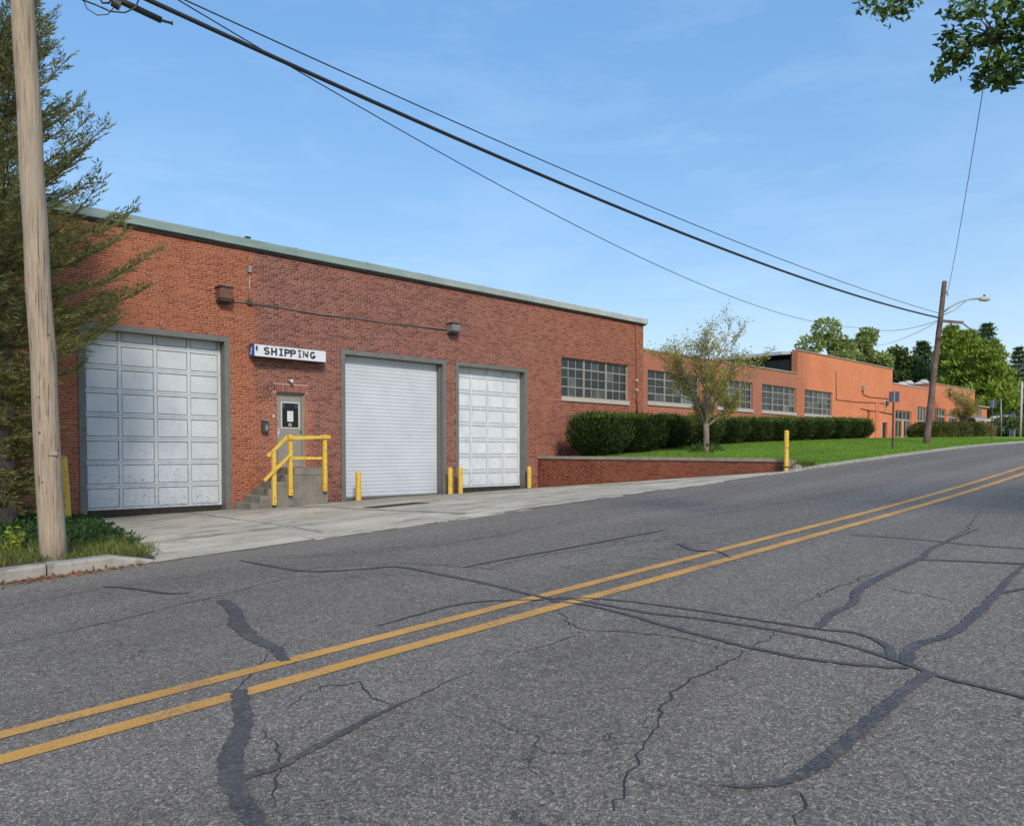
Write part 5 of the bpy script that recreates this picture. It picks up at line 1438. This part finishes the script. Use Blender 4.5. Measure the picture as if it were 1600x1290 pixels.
# ---- the big conifer at the left
def hemlock(base, H, label):
    t = thing('hemlock_tree', base, label, 'tree')
    bz = Vector(base)
    o = MB(); pts = [bz + Vector((.10 * math.sin(f * 3), .05 * f, H * f)) for f in np.linspace(-.02, 1, 14)]
    o.tube(pts, list(np.linspace(.26, .02, 14)), 12); o.build('trunk', M['bark'], t, smooth=True)
    br = MB(); P = []; Dd = []; Ls = []
    nb = 235
    tor = math.atan2(rgt.y, rgt.x)
    for i in range(nb):
        f = 0.06 + .93 * (i + .5) / nb
        z = H * f; az = i * 2.39996 + random.uniform(-.4, .4)
        side_k = .5 + .5 * math.cos(az - tor)
        inner = i % 4 == 3
        if z > 5.6 and random.random() < .15: continue
        Lenv = float(np.interp(z, [0, 2.6, 3.6, 4.4, 5.6, 7.0, 8.2, 9.2, H], [1.1, 1.5, 2.2, 3.0, 2.35, 1.95, 1.6, 1.0, .25]))
        L = Lenv * (random.uniform(.35, .6) if inner else random.uniform(.7, 1.08)) * (1 + .12 * side_k * (3.2 < z < 4.5)) * (1 - .35 * side_k * (z < 2.9))
        el = R(-4 + 50 * f ** 1.7) + random.uniform(-.14, .14)
        if z < 3.2: el -= .18
        d0 = Vector((math.cos(az), math.sin(az), 0)); pts = []; r0 = .010 + .018 * L / 3
        n = 9
        for k in range(n + 1):
            s = k / n
            zz = math.sin(el) * L * s - .34 * L * s * (1 - s) * (1 - f) + .20 * L * s ** 2.5
            pts.append(bz + Vector((0, 0, z)) + d0 * (math.cos(el) * L * s) + Vector((0, 0, zz)) + Vector((random.gauss(0, .015), random.gauss(0, .015), 0)))
        br.tube(pts, [r0 * (1 - .85 * k / n) + .002 for k in range(n + 1)], 5, caps=False)
        m = int(7 + L * 10)
        for j in range(m):
            s = .10 + .90 * (j + random.random() * .8) / m
            if s > 1: continue
            kk = min(int(s * n), n - 1); q = pts[kk].lerp(pts[kk + 1], s * n - kk)
            dv = (pts[kk + 1] - pts[kk]).normalized()
            side = dv.cross(Vector((0, 0, 1))).normalized() * (1 if j % 2 else -1)
            ll = (.16 + .46 * (1 - s) * min(L, 2.2) / 2.2 + .12) * random.uniform(.6, 1.2)
            bd = (dv * .85 + side * random.uniform(.45, .9) + Vector((0, 0, random.uniform(-.3, .42)))).normalized()
            e = q + bd * ll + Vector((0, 0, .10 * ll))
            br.tube([q, (q + e) / 2 + Vector((0, 0, -.03 * ll)), e], [.004, .003, .0015], 3, caps=False)
            nn = int(6 + ll * 34)
            sd0 = bd.cross(Vector((0, 0, 1))).normalized()
            for g in range(nn):
                s2 = (g + .6) / nn
                sd = sd0 * (1 if g % 2 else -1)
                P.append(q.lerp(e, s2)); Dd.append(bd * .85 + sd * .7 + Vector((random.gauss(0, .22), random.gauss(0, .22), random.gauss(.15, .3)))); Ls.append(random.uniform(.07, .155))
            P.append(e); Dd.append(bd); Ls.append(.12)
        P.append(pts[-1]); Dd.append(pts[-1] - pts[-2]); Ls.append(.12)
    br.build('branch', M['bark_dark'], t)
    P, Dd, Ls = np.array([tuple(p) for p in P]), np.array([tuple(d) for d in Dd]), np.array(Ls)
    V, F = leaves(P, Dd, Ls, .019 + rng.random(len(P)) * .013)
    raw_mesh('crown', V, F, M['needle'], t, origin=base)
hb = at_depth(0, 760, 14.4); hb.z = .1
hemlock(hb, 9.3, 'tall dark hemlock with spreading sprays in front of the factory left end')
# ---- generic leaf-blob shrub
def blob_points(n, c, rad, flat_bottom=True, shell_=.55, power=2.6):
    u = rng.normal(size=(n, 3)); u = unit(u)
    k = (np.abs(u) ** power).sum(1, keepdims=True) ** (-1 / power)      # superellipsoid
    r_ = (shell_ + (1 - shell_) * rng.random((n, 1)) ** .6)
    p = u * k * r_ * np.array(rad)
    nrm = unit(u / np.array(rad))
    return p + np.array(c), nrm
def shrub(name, c, rad, n, mat, label, group, leaf=(.14, .03), upk=.9, spikes=0, cat='shrub'):
    c = Vector(c); t = thing(name, (c.x, c.y, c.z - rad[2]), label, cat, group)
    P, N = blob_points(n, c, rad, power=3.3 if spikes else 2.6, shell_=.3 if spikes else .55)
    lump = np.sin(P[:, 0] * 5.1 + c.x) * .07 + np.sin(P[:, 0] * 11 + P[:, 2] * 3 + P[:, 1] * 6) * .05
    P = P + N * lump[:, None]
    if spikes:
        kz = np.interp((P[:, 2] - c.z) / rad[2], [-1, -.1, 1], [.62, 1.0, 1.0])
        P[:, 0] = c.x + (P[:, 0] - c.x) * kz; P[:, 1] = c.y + (P[:, 1] - c.y) * kz
    D = N * .7 + np.array([0, 0, upk]) + rng.normal(size=P.shape) * .35
    parts = [leaves(P, D, leaf[0] * (.6 + .8 * rng.random(n)), leaf[1] * (.7 + .6 * rng.random(n)))]
    if spikes:
        Ps = np.stack([c.x + rng.uniform(-rad[0] * .9, rad[0] * .9, spikes), c.y + rng.uniform(-rad[1] * .8, rad[1] * .8, spikes), np.full(spikes, c.z + rad[2] * .82)], 1)
        hts = .10 + .20 * rng.random(spikes) ** 4
        for k in range(6):
            parts.append(leaves(Ps + np.stack([rng.normal(size=spikes) * .02, rng.normal(size=spikes) * .02, hts * (k / 5)], 1), np.tile([0, 0, 1.0], (spikes, 1)) + rng.normal(size=(spikes, 3)) * .5, .10, .028))
    V, F = merge(parts[:1])
    raw_mesh('foliage', V, F, mat, t, origin=(c.x, c.y, c.z - rad[2]))
    if spikes:
        V, F = merge(parts[1:]); raw_mesh('new_growth', V, F, M['yew_new'], t, origin=(c.x, c.y, c.z + rad[2] * .8))
    o = MB()
    for k in range(7):
        a = random.uniform(0, 6.28); b0 = Vector((c.x + random.uniform(-.2, .2), c.y + random.uniform(-.15, .15), c.z - rad[2] - .1))
        e = c + Vector((math.cos(a) * rad[0] * .75, math.sin(a) * rad[1] * .75, rad[2] * random.uniform(.0, .6)))
        o.tube([b0, b0.lerp(e, .45) + Vector((0, 0, .12)), e], [.03, .022, .008], 5)
    o.build('stem', M['bark'], t)
    return t
# long yew hedge
hx = [fx(932, 670, -1.9), fx(975, 670, -1.9)]
edges = [908, 962, 1022, 1064, 1110, 1152, 1190, 1224, 1256, 1284, 1308, 1328, 1345]
ordn = ['leftmost, nearest the retaining wall', 'second from the left end', 'third from the left end', 'beside the sparse young tree', 'just right of the sparse young tree', 'sixth from the left end', 'middle of the row, seventh from the left', 'fifth from the right end', 'fourth from the right end', 'third from the right end', 'second from the right end', 'rounded last one at the right end']
for i in range(12):
    yy = -1.9 if i < 2 else -1.6
    x0_, x1_ = fx(edges[i], 670, yy), fx(edges[i + 1], 670, yy)
    xm = (x0_ + x1_) / 2; pm = yy - CAMY
    pxm = (edges[i] + edges[i + 1]) / 2
    ztop = fz(pxm, float(np.interp(pxm, [893, 950, 1022, 1100, 1200, 1343], [649, 649, 652, 655, 656, 657])), yy)
    zbt = zlawn(xm, pm) - .05
    hh = (ztop - zbt) / 2
    shrub('yew_shrub', (xm, yy, zbt + hh), ((x1_ - x0_) / 2 * 1.06 + .02, 1.05 if i < 2 else .9, hh), 13000 if i < 4 else 10000, M['yew'],
          'dark clipped yew of the long hedge, ' + ordn[i], 'yews of the long hedge under the windows', (.15, .034), .85, 260)
# clipped far hedge
for i, (a_, b_, mt, lab) in enumerate(((1436, 1452, 'boxhedge', 'olive rounded shrub half hidden behind the leaning dark pole'), (1452, 1478, 'boxhedge', 'wide olive clipped shrub just right of the leaning pole'), (1478, 1506, 'boxhedge', 'olive clipped shrub in the middle of the far hedge below the windows'), (1506, 1522, 'boxhedge', 'yellow-green clipped shrub behind the slim far tree'), (1522, 1541, 'boxhedge_tan', 'tan-edged clipped block shrub at the right end of the far hedge'))):
    yy = -2.2; x0_, x1_ = fx(a_, 670, yy), fx(b_, 670, yy); zt_ = fz((a_ + b_) / 2, 661.5 if i else 664, yy); zb_ = zlawn((x0_ + x1_) / 2, yy - CAMY) - .1
    shrub('clipped_shrub', ((x0_ + x1_) / 2, yy, (zt_ + zb_) / 2), ((x1_ - x0_) / 2 * 1.05, .9, (zt_ - zb_) / 2), 4500, M[mt], lab, 'clipped shrubs of the far hedge', (.2, .06), .3, 0)
# dark shrubs at far right beyond the road end
for px, dep, w_, lab in ((1572, 62, 2.6, 'dark spreading shrub left of the utility pedestal at the far right'), (1596, 60, 2.4, 'dark low shrub right of the utility pedestal at the picture edge')):
    q = at_depth(px, 668, dep); shrub('dark_shrub', (q.x, q.y, q.z), (w_ * .55, .9, .8), 3500, M['dark_tree'], lab, 'dark shrubs at the far right', (.2, .07), .3)
# ---- sparse young tree on the lawn
def branching_tree(base, H, spread, label, leafn, mat, trunk_r=.12, fork=.22, name='young_tree', lsize=.09, seed=3):
    rs = random.Random(seed); t = thing(name, base, label, 'tree'); bz = Vector(base)
    tr = MB(); tr.tube([bz - Vector((0, 0, .1)), bz + Vector((0, 0, .12)), bz + Vector((.02, 0, H * fork * .6)), bz + Vector((.0, 0, H * fork))], [trunk_r * 1.5, trunk_r, trunk_r * .85, trunk_r * .8], 10); tr.build('trunk', M['bark'], t, smooth=True)
    br = MB(); tips = []
    def grow(p, d, L, r_, lev):
        n = 4; pts = [p]
        for k in range(n):
            d = (d + Vector((rs.gauss(0, .11), rs.gauss(0, .11), .07 + rs.gauss(0, .05)))).normalized()
            pts.append(pts[-1] + d * L / n)
            if lev < 3:
                for _ in range(2 if lev else 2):
                    if rs.random() < (.85 if k > 0 else .35):
                        a = Vector((rs.gauss(0, 1), rs.gauss(0, 1), rs.gauss(.15, .5))).normalized()
                        grow(pts[-1], (d * .85 + a * .75).normalized(), L * rs.uniform(.42, .62), r_ * .5, lev + 1)
        br.tube(pts, [r_ * (.8 if lev < 2 else .55) * (1 - .7 * k / n) for k in range(n + 1)], 5 if lev < 2 else 3, caps=False)
        if lev >= 1:
            for k in range(1, n + 1):
                tips.append((pts[k], (pts[k] - pts[k - 1]).normalized()))
    top = bz + Vector((0, 0, H * fork))
    for k in range(9):
        a = k * 2.4 + rs.uniform(-.3, .3); el = rs.uniform(.35, 1.25) if k else 1.5
        grow(top - Vector((0, 0, rs.uniform(0, .12) * H * fork)), Vector((math.cos(a) * math.cos(el), math.sin(a) * math.cos(el), math.sin(el))), (spread * .27) / max(math.cos(el), .42) * rs.uniform(.75, 1.0) if k else H * (1 - fork) * .68, trunk_r * .42, 0)
    br.build('branch', M['bark'], t)
    idx = rng.integers(0, len(tips), leafn)
    P = np.array([tuple(tips[i][0]) for i in idx]) + rng.normal(size=(leafn, 3)) * .05
    D = np.array([tuple(tips[i][1]) for i in idx]) + rng.normal(size=(leafn, 3)) * .8
    V, F = leaves(P, D, lsize * (.6 + .8 * rng.random(leafn)), lsize * .5)
    raw_mesh('crown', V, F, mat, t, origin=base)
    return t
yb = at_perp(1103, 697, 15.6); yb.z = zlawn(yb.x, 15.6) - .01
branching_tree(yb, fz(1103, 500, 15.6 + CAMY) - yb.z, 3.5, 'sparse young tree with few yellowing leaves on the lawn before the hedge', 14000, M['young'], .125, .215, lsize=.08)
fb = at_perp(1507, 682, 18.2 ); fb.z = zlawn(fb.x, 18.2)
branching_tree(fb, fz(1507, 600, 18.2 + CAMY) - fb.z, 3.2, 'slim tan-leaved tree before the far end of the factory', 3200, M['young'], .10, .3, 'slim_tree', .13, 8)
# small weeds round the young tree foot
P, N = blob_points(240, (yb.x, yb.y, yb.z + .08), (.75, .5, .2)); V, F = leaves(P, N + np.array([0, 0, .8]), .16, .05); tag(raw_mesh('foot_weeds', V, F, M['weed']), kind='stuff')
# ---- background trees
def round_tree(name, base, H, W, n, mat, label, group, leaf=.42, lumps=26, seed=1, z0=.22, ybase=None):
    rs = np.random.default_rng(seed); t = thing(name, base, label, 'tree', group); b = np.array(base)
    o = MB(); o.tube([b + (0, 0, -.5), b + (0, 0, H * .4), b + (.2, 0, H * .7)], [.35, .28, .1], 8)
    cen = []
    for k in range(lumps):
        u = rs.normal(size=3); u /= np.linalg.norm(u); rr_ = rs.random() ** .4
        zc_ = H * (z0 + (1 - z0) * .5) + u[2] * H * (1 - z0) * .42 * rr_
        cen.append((b[0] + u[0] * W * .40 * rr_, b[1] + u[1] * W * .40 * rr_, b[2] + zc_, W * rs.uniform(.10, .19)))
        if k % 3 == 0: o.tube([b + (0, 0, H * .35), (b + (0, 0, H * .45) + np.array(cen[-1][:3])) / 2, cen[-1][:3]], [.12, .07, .03], 5)
    o.build('trunk', M['bark_dark'], t)
    parts = []
    for cx_, cy_, cz_, r_ in cen:
        m = n // lumps; u = unit(rs.normal(size=(m, 3))); P = u * (r_ * (.35 + .65 * rs.random((m, 1)) ** .5)) * np.array([1.15, 1.15, .85]) + np.array([cx_, cy_, cz_])
        parts.append(leaves(P, u + rs.normal(size=(m, 3)) * .7, leaf * (.6 + .8 * rs.random(m)), leaf * .7))
    V, F = merge(parts); raw_mesh('crown', V, F, mat, t, origin=base)
def pine_tree(base, H, W, n, mat, label, group, seed=1, leaf=.5, f0=.10):
    rs = np.random.default_rng(seed); t = thing('pine_tree', base, label, 'tree', group); b = np.array(base)
    o = MB(); o.tube([b + (0, 0, -.5), b + (0, 0, H * .6), b + (0, 0, H)], [.3, .2, .04], 8)
    parts = []; nw = max(12, int(H / max(W, 1) * 9))
    for k in range(nw):
        f = f0 + (1 - f0) * k / (nw - 1); L = W * .5 * (1.02 - f) ** .7 * rs.uniform(.85, 1.1) + .25
        m_ = 7
        for j in range(m_):
            a = 2 * math.pi * (j + rs.random() * .8) / m_ + k; LL = L * rs.uniform(.7, 1.15)
            e = b + np.array([math.cos(a) * LL, math.sin(a) * LL, H * f + LL * (.12 + .25 * f)])
            s = b + np.array([0, 0, H * f]); o.tube([s, e], [.05, .015], 4, caps=False)
            m = int(n / (nw * m_) * (.4 + 1.2 * L / (W * .5))); s2 = .25 + .75 * rs.random((m, 1)) ** .6
            P = s + (e - s) * (.05 + .98 * s2) + rs.normal(size=(m, 3)) * np.array([.34, .34, .16]) * (LL / 3 + .3)
            parts.append(leaves(P, (e - s)[None] * .25 / max(LL, .3) + rs.normal(size=(m, 3)) * .6 + np.array([0, 0, .7]), leaf * (.6 + .8 * rs.random(m)), leaf * .4))
    o.build('trunk', M['bark_dark'], t)
    V, F = merge(parts); raw_mesh('crown', V, F, mat, t, origin=base)
def bt(px, pyt, wpx, dep, fn, label, group, n, mat, seed, **kw):
    top = at_depth(px, pyt, dep); base = (top.x, top.y, zground(top.x, top.y - CAMY) + .2)
    Wm = wpx / FPX * dep
    if fn == 'pine': pine_tree(base, top.z - base[2], Wm, n, M[mat], label, group, seed, **kw)
    else: round_tree('broadleaf_tree', base, top.z - base[2], Wm, n, M[mat], label, group, seed=seed, **kw)
G = 'trees behind the factory'
bt(1283, 500, 100, 88, 'r', 'round green broadleaf tree behind the roofline, left of the tall salmon wall top', G, 12000, 'dec_tree', 1)
bt(1346, 503, 86, 90, 'r', 'round green broadleaf tree above the tall salmon wall, right of its twin', G, 11000, 'dec_tree', 2)
bt(1222, 541, 44, 92, 'r', 'small broadleaf crown peeking over the eave left of the big round tree', G, 3000, 'dec_tree', 3)
bt(1408, 538, 84, 98, 'r', 'hazy green broadleaf tree left of the leaning pole', G, 9000, 'dark_tree', 4)
bt(1386, 553, 60, 100, 'r', 'low dark broadleaf tree directly beyond the salmon wall corner', G, 6000, 'dark_tree', 5)
bt(1442, 540, 70, 104, 'pine', 'dark conifer just left of the leaning pole', G, 8000, 'pine_dark', 6)
bt(1486, 516, 76, 92, 'pine', 'bright green pine just right of the leaning pole top', G, 11000, 'pine', 7, f0=.2)
bt(1512, 524, 100, 88, 'pine', 'wide bright pine in the middle of the right hand group', G, 13000, 'pine', 8, f0=.26)
bt(1546, 540, 100, 85, 'pine', 'yellow-green pine overhanging the annex', G, 13000, 'pine', 9, f0=.34)
bt(1541, 511, 74, 118, 'pine', 'tall dark spruce rising behind the bright pines', G, 9000, 'pine_dark', 10)
bt(1464, 560, 90, 112, 'r', 'dark broadleaf mass behind the dark pole shaft', G, 8000, 'dark_tree', 11)
bt(1592, 547, 66, 145, 'pine', 'dark spruce at the right edge of the picture', G, 9000, 'pine_dark', 12)
bt(1578, 600, 80, 134, 'r', 'low rounded green tree behind the white house', G, 9000, 'dark_tree', 13, z0=.05)
bt(1530, 575, 110, 138, 'r', 'shaded broadleaf tree low behind the pines', G, 9000, 'dark_tree', 14, z0=.05)
bt(1625, 560, 90, 136, 'r', 'dark broadleaf tree cut by the right picture edge', G, 8000, 'dark_tree', 15, z0=.05)
# ---- maple overhead at the right: a street tree on the near side of the road, one limb in view
def maple(base):
    t = thing('maple_tree', base, 'street maple reaching into the top right corner with lobed green leaves', 'tree')
    b = Vector(base); o = MB(); o.tube([b - Vector((0, 0, .3)), b + Vector((0, 0, .4)), b + Vector((0, 0, 2.5)), b + Vector((-.1, .1, 4.2)), b + Vector((0, .1, 7.5))], [.42, .30, .26, .24, .12], 14); o.build('trunk', M['bark_dark'], t, smooth=True)
    br = MB(); clusters = []
    spots = [(1352, 2, 8.6, .16), (1376, 6, 8.4, .2), (1398, 4, 8.6, .22), (1420, 2, 8.5, .16), (1390, 22, 8.5, .16), (1410, 18, 8.5, .12),
             (1488, 18, 8.2, .16), (1510, 12, 8.0, .2), (1530, 6, 8.2, .2), (1548, 10, 8.0, .2), (1570, 8, 7.8, .2), (1592, 8, 7.8, .22), (1505, 28, 8.0, .12),
             (1478, 60, 8.3, .13), (1490, 48, 8.3, .16), (1496, 72, 8.2, .2), (1476, 92, 8.2, .12), (1482, 108, 8.2, .15), (1500, 100, 8.2, .18), (1504, 90, 8.1, .14), (1470, 114, 8.1, .08),
             (1520, 62, 8.0, .2), (1540, 50, 8.0, .2), (1530, 72, 8.1, .12), (1560, 56, 7.9, .22), (1582, 44, 7.8, .24), (1600, 60, 7.8, .26), (1575, 84, 7.9, .22), (1598, 92, 7.8, .26),
             (1535, 122, 8.0, .14), (1550, 112, 7.9, .2), (1568, 110, 7.9, .22), (1590, 116, 7.8, .2), (1545, 96, 7.9, .18), (1562, 126, 7.9, .14), (1576, 128, 7.9, .12), (1530, 132, 8.0, .08), (1615, 30, 7.8, .3), (1630, 90, 7.7, .3), (1640, 20, 7.6, .35), (1660, 70, 7.5, .35)]
    root = b + Vector((-.05, .1, 4.6))
    hub = [at_depth(1700, -40, 7.6), at_depth(1560, -60, 8.0), at_depth(1400, -70, 8.5), at_depth(1560, 60, 7.9), at_depth(1640, 60, 7.7)]
    br.tube([root, (root + hub[0]) / 2 + Vector((0, 0, .5)), hub[0]], [.14, .10, .07], 8)
    br.tube([hub[0], hub[1], hub[2]], [.07, .035, .015], 6); br.tube([hub[0], hub[4], hub[3]], [.05, .03, .015], 6)
    for px, py, d, r_ in spots:
        c_ = at_depth(px, py, d); clusters.append((c_, r_))
        h_ = min(hub, key=lambda q: (q - c_).length)
        br.tube([h_, (h_ + c_) / 2 + Vector((0, 0, .08)), c_], [.012, .007, .004], 4, caps=False)
    # rest of the crown outside the frame (right of and above the picture)
    rs = random.Random(5)
    for k in range(60):
        a = rs.uniform(0, 6.28); rr_ = rs.uniform(.4, 2.5); z = rs.uniform(4.6, 8.6)
        q = b + Vector((math.cos(a) * rr_, math.sin(a) * rr_, z)); v = q - C0; dep = v.dot(fwd)
        if dep > .3:
            px, py = 800 + FPX * v.dot(rgt) / dep, CPY - FPX * v.dot(upv) / dep
            if px < 1720 and py > -260: continue
        clusters.append((q, .40))
        if k % 4 == 0: br.tube([b + Vector((0, .1, min(z - 1, 7))), q], [.05, .01], 5, caps=False)
    br.build('branch', M['bark_dark'], t)
    # five-lobed leaf outline
    lobes = []
    for ang, rad in ((-90, .12), (-62, .42), (-40, .30), (-22, .62), (0, .52), (14, .78), (34, .42), (52, .55), (68, .62), (76, .9), (90, 1.0), (104, .9), (112, .62), (128, .55), (146, .42), (166, .78), (180, .52), (202, .62), (220, .30), (242, .42)):
        lobes.append((rad * math.cos(R(ang)), rad * math.sin(R(ang)) + .1))
    lob = np.array(lobes); nl = len(lob)
    Vs = []; cnt = 0
    for c_, r_ in clusters:
        r_ *= .86 if r_ < .4 else 1
        m = int(12 + 140 * r_ * r_ * (1 if r_ < .4 else .55) * 6)
        u = unit(rng.normal(size=(m, 3))) * (rng.random((m, 1)) ** .45) * r_ * np.array([1.1, 1.1, .85]) + np.array(tuple(c_))
        n_ = unit(rng.normal(size=(m, 3)) * .55 + np.array([0, -.25, .75])); yv = unit(np.cross(n_, rng.normal(size=(m, 3))) + np.array([0, 0, -.7])); xv = unit(np.cross(yv, n_)); yv = np.cross(n_, xv)
        sz = (.042 + .026 * rng.random(m))[:, None, None]
        Vs.append((u[:, None, :] + sz * (lob[None, :, 0:1] * xv[:, None, :] + lob[None, :, 1:2] * yv[:, None, :])).reshape(-1, 3)); cnt += m
    V = np.concatenate(Vs); F = np.arange(cnt * nl).reshape(cnt, nl)
    raw_mesh('crown', V, F, M['maple'], t, origin=base, nv=nl)
    print('maple leaves', cnt)
mb_ = (11.5, CAMY - 4.0, zkerb(11.5) + .08)
maple(mb_)

# ---- ground plants, grass, leaves
def bed_scatter(n, xr, pr, cond=None):
    x = rng.uniform(*xr, n); p = rng.uniform(*pr, n)
    k = np.array([xx < bed_x(pp) + .05 + .12 * math.sin(pp * 5) and (cond is None or cond(xx, pp)) for xx, pp in zip(x, p)])
    x, p = x[k], p[k]
    return np.stack([x, p + CAMY, np.array([zbed(a_, b_) for a_, b_ in zip(x, p)])], 1)
P = bed_scatter(26000, (-6, 5.2), (10.7, 13.4))
V, F = leaves(P, np.array([0, 0, 1.0]) + rng.normal(size=P.shape) * .6, .07 + .11 * rng.random(len(P)), .011)
tag(raw_mesh('grass', V, F, M['grass']), kind='stuff')
P = bed_scatter(9000, (-6, 5.6), (12.2, 20.2), lambda x, p: rng.random() < .4 + .6 * math.sin(x * 2.1 + p) ** 2)
P = np.repeat(P, 4, 0) + np.abs(rng.normal(size=(len(P) * 4, 3))) * np.array([.07, .07, 1.0]) * np.stack([np.ones(len(P) * 4), np.ones(len(P) * 4), np.repeat(np.interp(P[:, 0], [2.2, 3.8], [.13, .04]), 4)], 1)
V, F = leaves(P, rng.normal(size=P.shape) * .7 + np.array([0, -.3, .3]), .06 + .07 * rng.random(len(P)), .042)
tag(raw_mesh('ivy_undergrowth', V, F, M['weed']), kind='stuff')
# bright weed near the pole
for px, py, lab in ((16, 838, 'bright yellow-green leafy weed low at the left edge beside the pole'), (30, 850, 'second pale green weed nearer the kerb beside the pole')):
    q = at_perp(px, py + 14, 12.2); q.z = zbed(q.x, 12.2)
    t = thing('leafy_weed', q, lab, 'weed', 'bright weeds by the pole'); o = MB(); P = []; D = []
    for k in range(5):
        a = random.uniform(0, 6.28); e = q + Vector((math.cos(a) * .14, math.sin(a) * .14, random.uniform(.2, .38))); o.tube([q, (q + e) / 2 + Vector((0, 0, .04)), e], [.006, .005, .003], 4)
        for g in range(5):
            P.append(tuple(q.lerp(e, .35 + .16 * g))); D.append((random.gauss(0, 1), random.gauss(0, 1), .3))
    o.build('stalk', M['weed_bright'], t); V, F = leaves(np.array(P), np.array(D), .085, .03); raw_mesh('leaf_cluster', V, F, M['weed_bright'], t)
# dead leaves in the gutter
n = 1500; x = rng.uniform(-4, 3.4, n); p = KERB - .01 - np.abs(rng.normal(size=n)) * .13
k = rng.random(n) < .35 + .65 * np.exp(-((x - 2.2) / .9) ** 2)
x, p = x[k], p[k]
P = np.stack([x, p + CAMY, np.array([zroad(a_, b_) for a_, b_ in zip(x, p)]) + .012], 1)
V, F = leaves(P, rng.normal(size=P.shape) * np.array([1, 1, .25]), .05 + .03 * rng.random(len(P)), .03, up=np.array([0, 0, 1.0]))
tag(raw_mesh('dry_leaves', V, F, M['dry']), kind='stuff')
# short turf on the lawn, denser toward the kerb
n = 90000; x = 21.6 + 30 * rng.random(n) ** 1.6; p = 10.68 + 8.5 * rng.random(n) ** 1.3
k = np.array([xx > (wall_x(pp) + .3 if pp > 11.1 else 22.2) for xx, pp in zip(x, p)]); x, p = x[k], p[k]
P = np.stack([x, p + CAMY, np.array([zlawn(a_, b_) for a_, b_ in zip(x, p)])], 1)
V, F = leaves(P, np.array([0, 0, 1.0]) + rng.normal(size=P.shape) * .45, .035 + .05 * rng.random(len(P)), .012)
tag(raw_mesh('turf_grass', V, F, M['turf']), kind='stuff')
# weeds in the joint between apron and building / wall
n = 900; s = rng.random(n)
x = np.where(s < .6, rng.uniform(5, 21, n), 0); P = []
for i in range(n):
    if s[i] < .6:
        xx = x[i]
        if rng.random() < .5 + .5 * math.sin(xx * 3): P.append((xx, -.03 - abs(rng.normal()) * .04, zdock(xx)))
    else:
        q = A + dW * rng.uniform(0, LWALL) + nW * (.02 + abs(rng.normal()) * .03); P.append((q.x, q.y, zapron(q.x, q.y - CAMY)))
P = np.array(P); V, F = leaves(P, np.array([0, 0, 1.0]) + rng.normal(size=P.shape) * .6, .03 + .06 * rng.random(len(P)), .014)
tag(raw_mesh('joint_weeds', V, F, M['grass']), kind='stuff')
